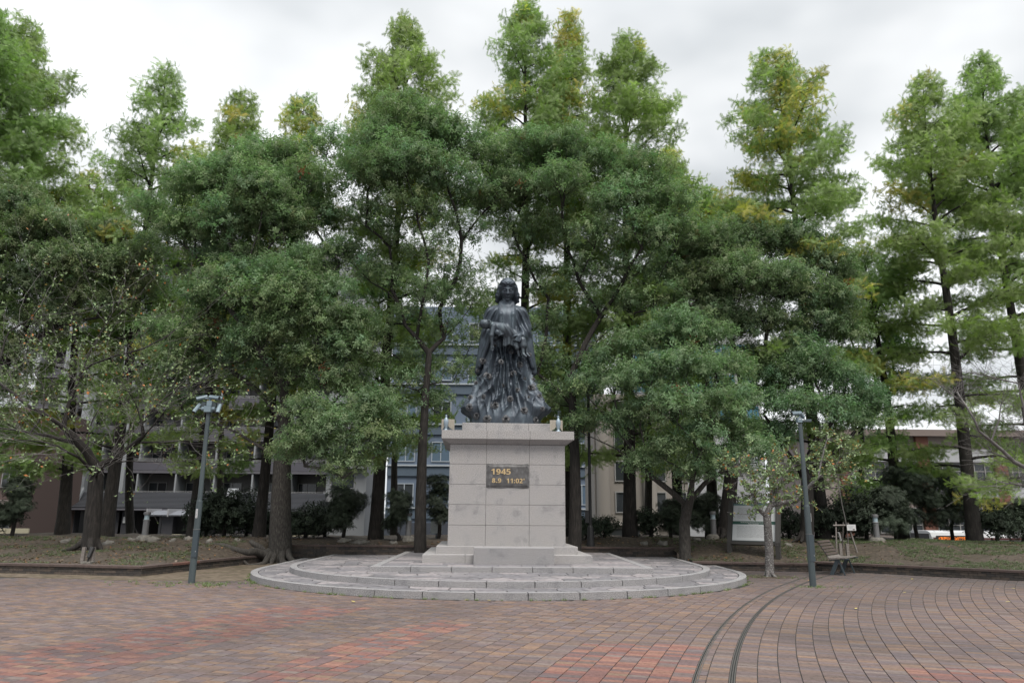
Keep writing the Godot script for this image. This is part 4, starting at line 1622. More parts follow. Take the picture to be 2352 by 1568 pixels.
# cherry: grey spreading limbs, bare twigs, sparse turning leaves
func cherry(label: String, foot: Vector3, girth: float, fork: Vector3, ends: Array, twigs: int, leaves: float, twig_len: float, sd: int, bark: Material) -> Node3D:
	rng.seed = sd
	var root := thing("cherry_tree", label, "tree", foot, 0.0)
	var sk := Skeleton.new()
	sk.grow(foot - Vector3(0, 0.2, 0), -1)
	var top := sk.branch(0, fork, 0.0, 0.03, rng, 0.3)
	for e in ends:
		var to := sight(e[0], e[1], -foot.z + e[2])
		sk.branch(sk.nearest(to, maxi(1, top - 1), 0.15), to, 0.07, 0.09, rng, 0.35)
	var limbs := sk.p.size()
	var tips := []
	for k in twigs:
		var i := rng.randi_range(top + 1, limbs - 1)
		var away := (sk.p[i] - sk.p[sk.up[i]]).normalized()
		var to := sk.p[i] + (away * 0.8 + Vector3(rng.randfn() * 0.8, rng.randfn() * 0.45 + 0.25, rng.randfn() * 0.8)).normalized() * twig_len * rng.randf_range(0.5, 1.3)
		var j := sk.branch(i, to, -0.08, 0.10, rng, 0.3)
		for s in 3:
			var b := sk.up[j] if s else j
			var t2 := sk.p[b] + (to - sk.p[i]).normalized() * twig_len * 0.35 + Vector3(rng.randfn(), rng.randfn() * 0.6, rng.randfn()) * twig_len * 0.28
			tips.append([sk.p[b], t2])
			sk.branch(b, t2, 0.0, 0.08, rng, 0.3)
	sk.thicken(0.0055, girth)
	var m := MB.new()
	var fine := MB.new()
	sk.build(m, 9, fine)
	flare(m, foot, girth, 5)
	for i in m.v.size():
		m.v[i] -= foot
	for i in fine.v.size():
		fine.v[i] -= foot
	part("trunk", m.mesh(), bark, root)
	var tw := part("twigs", fine.mesh(), M.twig, root)
	tw.set_meta("kind", "stuff")
	var where := []
	var tint := PackedColorArray()
	for t in tips:
		var n := int(leaves * rng.randf_range(0.0, 2.0) + 0.5)
		for k in n:
			var p: Vector3 = t[0].lerp(t[1], rng.randf_range(0.2, 1.05)) - foot
			var up := Vector3(rng.randfn(), rng.randfn() - 0.5, rng.randfn()).normalized()
			where.append(Transform3D(turned(up, rng.randf() * TAU, rng.randf_range(0.8, 1.2)), p))
			var f := rng.randf_range(0.7, 1.3)
			var roll := rng.randf()
			if roll < 0.04:
				tint.append(Color(0.34 * f, 0.13 * f, 0.035 * f))
			elif roll < 0.09:
				tint.append(Color(0.26 * f, 0.20 * f, 0.05 * f))
			else:
				tint.append(Color(0.17 * f, 0.24 * f, 0.105 * f))
	if where.size():
		scatter("crown", cherry_spray, M.leaf_cherry, where, tint, root)
	return root


# low evergreen shrubs and cloud-pruned pines behind the bed
func shrub(called: String, label: String, at: Vector3, blobs: Array, sd: int, tone: Color, pine: bool, group: String) -> Node3D:
	rng.seed = sd
	var root := thing(called, label, "shrub", at, 0.0, group)
	var sk := Skeleton.new()
	sk.grow(Vector3(0, -0.15, 0), -1)
	sk.branch(0, Vector3(rng.randfn() * 0.08, blobs[0][1] * 0.4 + 0.2, 0), 0.0, 0.06, rng, 0.25)
	var where := []
	var tint := PackedColorArray()
	for b in blobs:  # x, y, z, radius, flatness
		var c := Vector3(b[0], b[1], b[2])
		sk.branch(sk.nearest(c, 1, 0.4), c, 0.05, 0.12, rng, 0.3)
		var n := int(b[3] * b[3] * (240.0 if pine else 170.0)) + 12
		var hue := rng.randf_range(0.8, 1.2)
		for k in n:
			var d := Vector3(rng.randfn(), rng.randfn() + 0.25, rng.randfn()).normalized()
			var p: Vector3 = c + Vector3(d.x, d.y * b[4], d.z) * b[3] * pow(rng.randf(), 0.4)
			var up := (d + Vector3(0, 0.7, 0) + Vector3(rng.randfn(), rng.randfn(), rng.randfn()) * 0.3).normalized()
			where.append(Transform3D(turned(up, rng.randf() * TAU, rng.randf_range(0.75, 1.2)), p))
			var f := hue * rng.randf_range(0.75, 1.25)
			tint.append(Color(tone.r * f, tone.g * f, tone.b * f))
	sk.thicken(0.010, 0.075)
	var m := MB.new()
	sk.build(m, 7)
	part("stem", m.mesh(), M.bark_dark, root)
	scatter("foliage", pine_spray if pine else shrub_spray, M.leaf_dark, where, tint, root)
	return root


func bed_point(x: float, d: float) -> Vector3:
	return Vector3(x, ground_at(x, d), -d)


func foot_at(px: float, depth: float) -> Vector3:
	var s := sight(px, 1245.0, depth)
	return bed_point(s.x, depth)


var camphor_spray_loose: ArrayMesh


func make_trees() -> void:
	camphor_spray = make_spray(201, 24, 0.26, 0.098, 0.040, 0.08, 0.14)
	camphor_spray_loose = make_spray(211, 22, 0.42, 0.105, 0.036, 0.10, 0.32)
	redwood_spray = make_feather(202, 4, 8, 0.26, 0.075, 0.024)
	cherry_spray = make_spray(203, 1, 0.02, 0.125, 0.07, 0.0, 0.25)
	shrub_spray = make_spray(204, 16, 0.20, 0.09, 0.045, 0.07, 0.08)
	pine_spray = make_feather(205, 5, 6, 0.16, 0.10, 0.016)
	var green := Color(0.228, 0.298, 0.174)
	var grp := "round-crowned evergreen trees on the planting bed"
	# left of the monument, nearest: two big crowns stacked over one pale, rooted trunk
	var f := foot_at(648, 25.8)
	broad_tree("camphor_tree", "big evergreen with the thick pale trunk and spreading surface roots, left of the monument", f, 0.40, sight(652, 985, 25.8), [
		[470, 465, 85, 0], [560, 425, 85, -0.5], [645, 400, 75, 0.5], [705, 440, 75, 0], [425, 555, 75, 0.3], [525, 540, 85, -0.8], [640, 530, 80, -0.5], [725, 520, 60, 0.5], [600, 465, 80, -1.2], [500, 610, 60, 0.4], [600, 620, 50, 0.8],
		[530, 700, 90, -1.0], [640, 710, 95, -1.4], [735, 765, 80, -1.0], [600, 800, 80, -1.2], [800, 830, 70, -0.6], [455, 790, 70, -0.4], [400, 860, 70, -0.2], [690, 850, 60, -0.8], [540, 850, 55, -0.2], [780, 900, 60, -0.6],
		[850, 960, 65, -1.4], [770, 1010, 75, -2.0], [860, 1040, 60, -1.8], [700, 1060, 65, -2.0], [790, 1090, 50, -2.0], [905, 1000, 45, -1.2], [705, 960, 50, -1.6], [420, 940, 45, 0.4], [560, 640, 70, -0.6], [690, 640, 65, -0.8], [780, 600, 50, 0.2], [480, 700, 70, -0.4], [820, 760, 55, -0.4], [650, 880, 65, -0.6], [370, 780, 55, 0.2], [740, 690, 65, -1.0], [340, 500, 55, 0.6], [750, 350, 50, 0.6], [590, 360, 55, 0.4]], 301, green, 0.95, M.bark_camphor, grp)
	f = foot_at(968, 25.2)
	broad_tree("camphor_tree", "slender dark-trunked evergreen just left of the statue, its crown reaching over it", f, 0.225, sight(985, 810, 25.3), [
		[925, 300, 85, 0.2], [865, 360, 80, 0], [1000, 335, 80, 0.4], [845, 430, 80, -0.3], [1065, 350, 65, 0.6], [1125, 390, 65, 0.4], [935, 400, 90, -1.0], [1035, 440, 80, -0.4], [840, 510, 60, 0], [895, 560, 60, 0.3], [1060, 545, 65, 0], [1110, 480, 60, 0.5], [960, 500, 70, -0.6], [985, 590, 55, -0.4],
		[970, 690, 60, -0.4], [1045, 640, 55, 0.2], [930, 740, 45, 0], [1020, 770, 45, 0.5], [1040, 870, 60, 0.9], [940, 840, 45, 0.6], [1000, 940, 50, 0.8], [895, 880, 45, 0.4], [1075, 800, 45, 1.0], [800, 590, 50, 0.4], [850, 640, 50, 0.2], [1010, 700, 50, 0.2], [900, 660, 50, 0.3], [960, 890, 45, 0.3], [1080, 700, 50, 0.6], [880, 790, 50, 0.3], [1170, 440, 50, 0.6]], 302, green * 0.97, 0.78, M.bark_dark, grp, 500.0)
	f = foot_at(1318, 25.8)
	broad_tree("camphor_tree", "evergreen behind the statue's right side, its trunk dividing into a wide V", f, 0.25, sight(1312, 860, 25.8), [
		[1225, 375, 75, 0.2], [1300, 365, 70, 0], [1205, 450, 65, 0.4], [1290, 445, 75, -0.8], [1385, 395, 70, 0.4], [1470, 420, 70, 0], [1530, 480, 70, 0.2], [1425, 480, 75, -0.6], [1250, 530, 60, 0.3], [1365, 560, 70, -0.5], [1475, 560, 75, -0.4], [1555, 560, 70, 0.3], [1430, 640, 60, 0.3], [1330, 640, 50, 0.4], [1510, 640, 55, 0.4],
		[1255, 760, 55, 0.4], [1235, 850, 60, 0.6], [1250, 930, 60, 0.4], [1310, 940, 45, 0.8], [1290, 1010, 40, 0.9], [1260, 680, 40, 0.6], [1190, 560, 50, 0.6], [1230, 640, 45, 0.7], [1380, 720, 50, 0.6], [1460, 710, 55, 0.4], [1540, 700, 55, 0.4], [1160, 480, 50, 0.8], [1300, 560, 50, 0.4]], 303, green * 0.98, 0.78, M.bark_dark, grp, 500.0)
	f = foot_at(1572, 24.9)
	broad_tree("camphor_tree", "low dense evergreen with a short grey trunk, left of the notice board", f, 0.20, sight(1572, 1110, 24.9), [
		[1545, 790, 72, 0.2], [1620, 795, 66, 0.5], [1455, 820, 60, 0.4], [1385, 850, 52, 0.5], [1350, 905, 48, 0.4], [1410, 900, 55, -0.2], [1495, 880, 62, -0.9], [1575, 865, 66, -1.1], [1650, 870, 58, -0.4], [1690, 935, 55, -0.4], [1640, 960, 62, -1.2], [1555, 960, 62, -1.5], [1470, 970, 50, -0.4], [1420, 985, 42, 0.2], [1700, 1010, 46, -0.4], [1610, 1030, 58, -1.2], [1530, 1050, 50, -0.9], [1660, 1075, 48, -0.8], [1742, 1055, 48, -0.8], [1480, 1075, 40, -0.4], [1590, 1100, 40, -1.0], [1340, 990, 34, 0.6], [1700, 860, 42, 0.4]], 304, Color(0.218, 0.296, 0.176), 1.0, M.bark_camphor, grp)
	f = foot_at(1665, 27.4)
	broad_tree("camphor_tree", "broad grey-green evergreen whose dark trunk stands behind the notice board", f, 0.30, sight(1703, 880, 27.4), [
		[1640, 590, 80, 0], [1725, 575, 75, 0.4], [1815, 580, 75, 0.3], [1885, 635, 70, 0.2], [1600, 680, 75, -0.2], [1700, 670, 85, -1.0], [1800, 680, 80, -0.8], [1905, 715, 70, -0.4], [1945, 660, 45, 0.5], [1760, 760, 60, -0.6], [1860, 770, 60, -0.4], [1680, 770, 60, -0.4], [1570, 620, 60, 0.6], [1940, 780, 55, -0.2], [1640, 740, 60, -0.4], [1830, 830, 50, -0.4], [1750, 850, 50, -0.2]], 305, Color(0.220, 0.280, 0.168), 0.95, M.bark_dark, grp)
	f = foot_at(1850, 26.6)
	broad_tree("camphor_tree", "small blue-green evergreen with a forked trunk behind the right camera pole", f, 0.24, sight(1852, 1060, 26.6), [
		[1795, 885, 60, -0.2], [1870, 865, 62, -0.6], [1940, 900, 58, -0.4], [2000, 935, 40, -0.2], [1755, 945, 48, -0.4], [1835, 955, 56, -1.1], [1910, 965, 52, -0.9], [1965, 985, 40, -0.5], [1790, 1010, 36, -0.4], [1830, 820, 55, 0.3], [1990, 960, 40, 0]], 306, Color(0.203, 0.292, 0.178), 1.0, M.bark_dark, grp)
	f = foot_at(-40, 27.5)
	broad_tree("camphor_tree", "grey-green evergreen cut off by the left border of the view", f, 0.34, sight(-30, 960, 27.5), [
		[35, 500, 75, 0], [105, 540, 70, -0.3], [25, 590, 75, -0.4], [125, 630, 70, -0.5], [60, 680, 60, 0], [200, 625, 70, 0.2], [275, 640, 60, 0.3], [165, 700, 55, 0], [330, 600, 55, 0.6], [-60, 560, 90, 0], [-90, 700, 90, 0], [60, 760, 50, 0.4], [10, 830, 55, 0.2], [240, 560, 55, 0.6], [120, 750, 55, 0.2], [260, 720, 50, 0.4], [-20, 900, 60, 0.2], [180, 560, 50, 0.6], [330, 680, 50, 0.6]], 307, Color(0.218, 0.264, 0.160), 0.95, M.bark_dark, grp)
	# a second rank nearer the road
	var far_grp := "evergreens further back, near the road"
	var back := [[300, 34.0, "evergreen further back, between the old cherry tree and the left pole", [[250, 700, 60, 0], [320, 660, 60, 0.4], [380, 720, 55, 0], [300, 780, 60, -0.4], [360, 830, 50, 0], [240, 800, 50, 0.2]]],
		[505, 35.0, "evergreen further back, seen under the big crown left of the thick trunk", [[450, 700, 60, 0], [520, 680, 60, 0.4], [570, 740, 55, 0], [500, 790, 60, -0.4], [440, 830, 45, 0], [560, 850, 45, 0.2]]],
		[905, 35.0, "evergreen further back, between the ribbed trunk and the slender one", [[870, 690, 55, 0], [930, 650, 50, 0.4], [960, 760, 50, 0], [880, 790, 55, -0.4], [920, 860, 45, 0.2], [840, 850, 40, 0]]],
		[1490, 34.0, "evergreen further back, right of the black lamp post", [[1450, 740, 55, 0], [1400, 700, 50, 0.4], [1500, 690, 55, 0], [1350, 760, 45, 0], [1380, 830, 45, 0.3], [1460, 1010, 45, 0.3]]],
		[1975, 34.0, "evergreen further back, behind the tall rounded shrub right of the bench", [[1950, 760, 50, 0], [2010, 720, 50, 0.4], [2050, 800, 50, 0], [1980, 850, 50, -0.4], [2060, 890, 45, 0.2]]]]
	for i in back.size():
		f = foot_at(back[i][0], back[i][1])
		broad_tree("camphor_tree", back[i][2], f, 0.2, sight(back[i][0] + 4, 950, back[i][1]), back[i][3], 350 + i, Color(0.170, 0.248, 0.110), 0.75, M.bark_dark, far_grp)
	# the feathery conifers: foot x, tip x, tip y, half width, depth, gold, label
	var red := Color(0.262, 0.342, 0.145)
	var list := [
		[-150, -12, 15, 160, 27.0, 0.0, 3.0, "tall feathery conifer cut off at the top left corner"],
		[-60, 62, 45, 165, 30.0, 0.0, 3.0, "dense tall conifer at the left border, dark stem showing through"],
		[240, 385, 152, 125, 29.5, 0.15, 3.4, "open feathery conifer above the bare-twigged cherry tree"],
		[440, 552, 212, 100, 28.5, 0.1, 2.6, "conifer whose straight dark trunk stands right behind the left camera pole"],
		[140, 202, 395, 130, 31.5, 0.35, 2.6, "shorter yellow-green conifer between the two tall ones on the left"],
		[592, 700, 213, 92, 28.0, 0.55, 2.8, "yellowing conifer, slim trunk just left of the thick pale trunk"],
		[862, 940, 35, 150, 28.5, 0.08, 3.0, "full green conifer left of the statue with a thick ribbed trunk"],
		[1195, 1214, -4, 140, 29.0, 0.05, 3.0, "tallest conifer, directly behind the statue's head"],
		[1296, 1308, 25, 88, 30.5, 0.6, 3.2, "narrow yellow-topped conifer right of the tallest one"],
		[1447, 1437, 78, 155, 28.8, 0.12, 2.6, "wide green conifer right of the narrow yellow-topped one"],
		[1640, 1605, 428, 105, 33.0, 0.1, 3.0, "shorter conifer in the gap right of the wide green one"],
		[1560, 1530, 330, 110, 34.5, 0.1, 3.0, "half-hidden conifer behind the wide green one's right shoulder"],
		[1893, 1785, 110, 170, 28.6, 0.42, 2.8, "conifer with a golden left flank, standing alone against the sky"],
		[2075, 1990, 560, 125, 31.0, 0.25, 1.7, "low drooping yellow-green conifer in the gap beside the brick building"],
		[2241, 2118, 176, 150, 28.2, 0.12, 1.7, "left one of the close pair of conifers on the right, trunk on the grass rise"],
		[2405, 2240, 130, 145, 29.5, 0.05, 1.7, "right one of the close pair of conifers on the right"],
		[2540, 2362, 200, 140, 31.0, 0.05, 2.2, "conifer cut off by the right border of the view"]]
	for i in list.size():
		var q: Array = list[i]
		var foot := foot_at(q[0], q[4])
		var tip := sight(q[1], q[2], q[4] + 0.3)
		var k := 0.92 + 0.16 * fmod(i * 0.618, 1.0)
		redwood(q[7], foot, tip, 0.275 if i != 3 and i != 5 else 0.225, q[3] / FOCAL * q[4] * 1.0, q[6], 400 + i, Color(red.r * k, red.g, red.b), q[5], 0.9 if i != 2 else 0.75)
	# cherries
	f = foot_at(208, 24.2)
	cherry("old cherry tree with bare grey twigs and orange leaves, left of the pole", f, 0.27, sight(222, 1075, 24.2), [[60, 930, -1.5], [-20, 870, -1.0], [20, 760, -0.6], [130, 720, 0.3], [190, 640, 0.5], [270, 700, -0.3], [330, 800, -0.6], [420, 730, 0.4], [380, 940, -1.6], [460, 1010, -1.2], [130, 1030, -1.8], [30, 1010, -1.6], [-40, 980, 0.0], [280, 880, -1.6], [440, 880, 0.4], [180, 860, -1.4], [350, 1060, -1.8], [230, 930, 0.8], [80, 860, 0.6], [300, 1000, 1.0]], 270, 6.0, 2.4, 501, M.bark_dark)
	f = Vector3(7.12, 0.0, -21.25)
	cherry("young lichen-spotted cherry tree on the paving in front of the notice board", f, 0.125, sight(1762, 1185, 21.2), [[1738, 1165, -0.1], [1725, 1120, -0.2], [1690, 1075, 0.2], [1790, 1110, 0.3], [1800, 1060, 0.4], [1830, 1150, -0.1], [1880, 1095, -0.3], [1960, 1090, -0.2], [1900, 1010, 0.0], [1930, 1050, -0.3], [1770, 1090, -0.4], [1850, 1060, 0.5]], 180, 6.0, 0.55, 502, M.bark_cherry)
	f = Vector3(15.4, ground_at(15.4, 19.6), -19.6)
	cherry("leafless cherry tree reaching in from the right border", f, 0.12, sight(2460, 1120, 19.6), [[2330, 1060, 0], [2250, 990, -0.3], [2140, 870, 0.2], [2200, 900, 0.4], [2300, 930, -0.3], [2340, 880, 0.3], [2260, 860, 0.5], [2380, 960, 0], [2440, 900, 0], [2320, 1110, -0.2], [2280, 1040, 0.3]], 260, 0.05, 0.9, 503, M.twig)
	f = bed_point(sight(1948, 1262, 25.0).x, 25.0)
	cherry("thin staked sapling behind the bench", f, 0.022, sight(1935, 1160, 25.0), [[1925, 1090, 0], [1942, 1050, 0.1], [1910, 1120, 0.2], [1955, 1110, -0.1]], 14, 2.0, 0.4, 504, M.twig)
	# shrubs along the back of the bed
	var dark := Color(0.030, 0.045, 0.026)
	var sg := "dark evergreen shrubs along the back of the bed"
	var rows := [
		[512, 1195, 29.0, 1.25, 1.5, false, "biggest dark rounded bush, between the left pole and the thick trunk"],
		[470, 1215, 29.5, 0.8, 1.1, false, "dark bush touching the left side of the biggest one"],
		[700, 1215, 28.5, 0.9, 1.0, false, "dark bush right behind the thick pale trunk"],
		[620, 1222, 29.5, 0.7, 0.8, false, "low dark bush between two slim trunks left of the thick one"],
		[745, 1215, 29.5, 0.8, 1.1, false, "dark bush in the gap right of the thick pale trunk"],
		[560, 1215, 30.0, 0.9, 1.2, false, "dark bush touching the right side of the biggest one"],
		[1940, 1215, 29.5, 0.9, 1.1, false, "dark bush behind the sapling"],
		[1700, 1210, 29.5, 0.9, 1.3, false, "dark bush behind the notice board"],
		[790, 1190, 28.0, 0.9, 1.6, true, "pruned pine left of the thick ribbed trunk"],
		[915, 1195, 27.6, 0.7, 1.5, true, "tiered pine between the ribbed trunk and the slender one"],
		[1005, 1170, 28.2, 0.75, 2.0, true, "tiered pine close to the pedestal's left side"],
		[1345, 1222, 27.6, 0.5, 0.7, false, "small bush at the foot of the black lamp post"],
		[1390, 1225, 28.5, 0.45, 0.6, false, "small bush right of the black lamp post"],
		[1490, 1215, 29.0, 0.6, 0.9, false, "bush between the lamp post and the low grey trunk"],
		[1540, 1205, 28.8, 0.65, 1.2, true, "dark pine left of the low grey trunk"],
		[1625, 1195, 28.8, 0.8, 1.4, true, "dark pine between the grey trunk and the notice board"],
		[1815, 1215, 28.5, 0.75, 1.0, false, "dark bush seen between notice board and right pole"],
		[1895, 1210, 28.5, 0.75, 1.0, false, "bush behind the bench"],
		[1990, 1165, 28.4, 1.15, 1.9, false, "tall dark rounded shrub right of the sapling"],
		[2060, 1185, 28.0, 1.0, 1.6, true, "leaning dark pine left of the pair of conifer trunks"],
		[2108, 1205, 29.6, 1.15, 2.5, true, "dark pine right of the leaning one, its pads above the bus sign"],
		[2188, 1205, 30.2, 1.15, 2.4, true, "dark pine close to the left of the pair of conifer trunks"],
		[2290, 1205, 28.4, 0.9, 1.2, false, "dark shrub right of the pair of conifer trunks"],
		[2350, 1200, 29.5, 0.9, 1.3, true, "dark pine at the right border"],
		[20, 1160, 28.5, 0.8, 1.9, true, "dark tiered pine at the left border"],
		[-40, 1210, 29.0, 0.9, 1.2, false, "dark bush at the left border"]]
	for i in rows.size():
		var q: Array = rows[i]
		var foot := foot_at(q[0], q[2])
		rng.seed = 600 + i
		var blobs := []
		if q[5]:
			for k in 6:
				var yy: float = q[4] * (0.35 + 0.65 * k / 5.0)
				blobs.append([rng.randf_range(-0.6, 0.6) * q[3] * (1.1 - 0.12 * k), yy, rng.randf_range(-0.4, 0.4) * q[3], q[3] * rng.randf_range(0.42, 0.60), 0.42])
		else:
			for k in 8:
				var a := k * 2.4
				blobs.append([cos(a) * q[3] * 0.8 * (k / 8.0 + 0.3), q[4] * rng.randf_range(0.35, 0.85), sin(a) * q[3] * 0.5, q[3] * rng.randf_range(0.48, 0.68), 0.85])
		shrub("pruned_pine" if q[5] else "evergreen_shrub", q[6], foot, blobs, 700 + i, dark, q[5], sg)


# ---------- low walls, poles, bench, board and the small things ----------
func low_wall(label: String, pts: Array, tall: float, courses: int, red_cap: int) -> void:  # pts in x, depth; the plaza lies on the right-hand side of the walk
	var o := thing("brick_edging_wall", label, "wall", Vector3.ZERO, 0.0, "low brick walls round the planting bed")
	rng.seed = 900 + int(tall * 100) + pts.size()
	var thick := 0.2
	var cap := 0.065
	var ch := (tall - cap) / courses
	var n_cap := 0
	for i in pts.size() - 1:
		var a := Vector3(pts[i].x, 0, -pts[i].y)
		var b := Vector3(pts[i + 1].x, 0, -pts[i + 1].y)
		var dir := (b - a).normalized()
		var l := a.distance_to(b)
		var yaw := atan2(-dir.z, dir.x)
		var bs := Basis(Vector3.UP, yaw)
		var inward := bs * Vector3(0, 0, -1)
		var core := MB.new()
		core.box(a + dir * l / 2 + inward * (thick / 2 + 0.014) + Vector3(0, (tall - cap) / 2 - 0.05, 0), Vector3(l, tall - cap + 0.09, thick - 0.03), bs)
		part("core", core.mesh(), M.joint, o)
		for c in courses:
			var s := -0.1 * (c & 1)
			while s < l:
				var e := minf(s + 0.213, l)
				var s0 := maxf(s, 0.0)
				if e - s0 > 0.04:
					var m := MB.new()
					m.box(a + dir * (s0 + e) / 2 + inward * (0.045 + rng.randf_range(-0.002, 0.002)) + Vector3(0, ch * (c + 0.5), 0), Vector3(e - s0 - 0.009, ch - 0.009, 0.09), bs)
					part("brick", m.mesh(), M.wall_brick[rng.randi() % 4], o)
				s += 0.213
		var s2 := 0.0
		while s2 < l - 0.02:
			var e := minf(s2 + 0.6, l)
			var m := MB.new()
			m.slab(a + dir * (s2 + e) / 2 + inward * (thick / 2 - 0.012) + Vector3(0, tall - cap / 2 + rng.randf_range(-0.003, 0.003), 0), Vector3(e - s2 - 0.006, cap, thick + 0.04), 0.01, bs)
			part("cap_stone", m.mesh(), M.wall_cap_red if n_cap == red_cap or n_cap == red_cap + 1 else M.wall_cap, o)
			n_cap += 1
			s2 += 0.6


func make_walls() -> void:
	low_wall("low brick wall turning a corner, left of the round steps", [Vector2(-17.5, 21.4), Vector2(-9.54, 19.98), Vector2(-8.15, 26.2)], 0.26, 3, 16)
	low_wall("taller brick wall behind the left half of the round steps", [Vector2(-8.12, 26.25), Vector2(-1.6, 26.25)], 0.57, 6, 90)
	low_wall("taller brick wall behind the right half of the round steps", [Vector2(1.2, 26.25), Vector2(5.7, 26.25)], 0.57, 6, 90)
	low_wall("short low brick wall in front of the notice board", [Vector2(5.7, 24.05), Vector2(9.3, 23.5), Vector2(9.5, 24.1)], 0.25, 3, 90)
	low_wall("long low brick wall behind the bench, under the grass rise", [Vector2(9.55, 24.15), Vector2(18.0, 17.4)], 0.27, 3, 90)


func camera_tube(o: Node3D, at: Vector3, dir: Vector3, l := 0.29, r := 0.046) -> void:
	var c := MB.new()
	c.cyl(at - dir * l * 0.5, at + dir * l * 0.5, r, r, 14)
	var p := part("camera", c.mesh(), M.cam_body, o)
	var lens := MB.new()
	lens.cyl(at + dir * (l * 0.5 - 0.01), at + dir * (l * 0.5 + 0.004), r * 0.86, r * 0.86, 14)
	part("lens", lens.mesh(), M.black, p)
	var hood := MB.new()
	hood.box(at + Vector3(0, r + 0.006, 0) + dir * 0.03, Vector3(r * 1.3, 0.012, l * 0.9), Basis.looking_at(-dir, Vector3.UP if absf(dir.y) < 0.9 else Vector3.RIGHT))
	part("sun_hood", hood.mesh(), M.cam_body, p)


func pole_parts(o: Node3D, tall: float) -> void:
	var m := MB.new()
	m.cyl(Vector3(0, -0.1, 0), Vector3(0, 1.22, 0), 0.078, 0.076, 18)
	part("pole_foot", m.mesh(), M.pole, o)
	m = MB.new()
	m.cyl(Vector3(0, 1.22, 0), Vector3(0, 1.235, 0), 0.083, 0.083, 18)
	part("collar", m.mesh(), plain(0.16, 0.17, 0.17, 0.4, 0.5), o)
	m = MB.new()
	m.lathe(Vector3.ZERO, [Vector2(0.073, 1.235), Vector2(0.072, 1.88), Vector2(0.068, 1.90), Vector2(0.056, 1.915), Vector2(0.050, tall), Vector2(0.0, tall + 0.002)], 18)
	part("pole", m.mesh(), M.pole, o)
	m = MB.new()
	m.box(Vector3(0.02, 0.90, 0.045), Vector3(0.12, 0.62, 0.08))
	var d := part("service_door", m.mesh(), M.pole_dark, o)
	m = MB.new()
	m.lathe(Vector3(0.055, 0.72, 0.086), [Vector2(0.008, 0), Vector2(0.008, 0.006), Vector2(0, 0.008)], 8, Basis(Vector3(1, 0, 0), PI / 2))
	part("lock", m.mesh(), M.white, d)


func box_part(called: String, at: Vector3, size: Vector3, material: Material, o: Node3D, b := Basis()) -> MeshInstance3D:
	var m := MB.new()
	m.box(at, size, b)
	return part(called, m.mesh(), material, o)


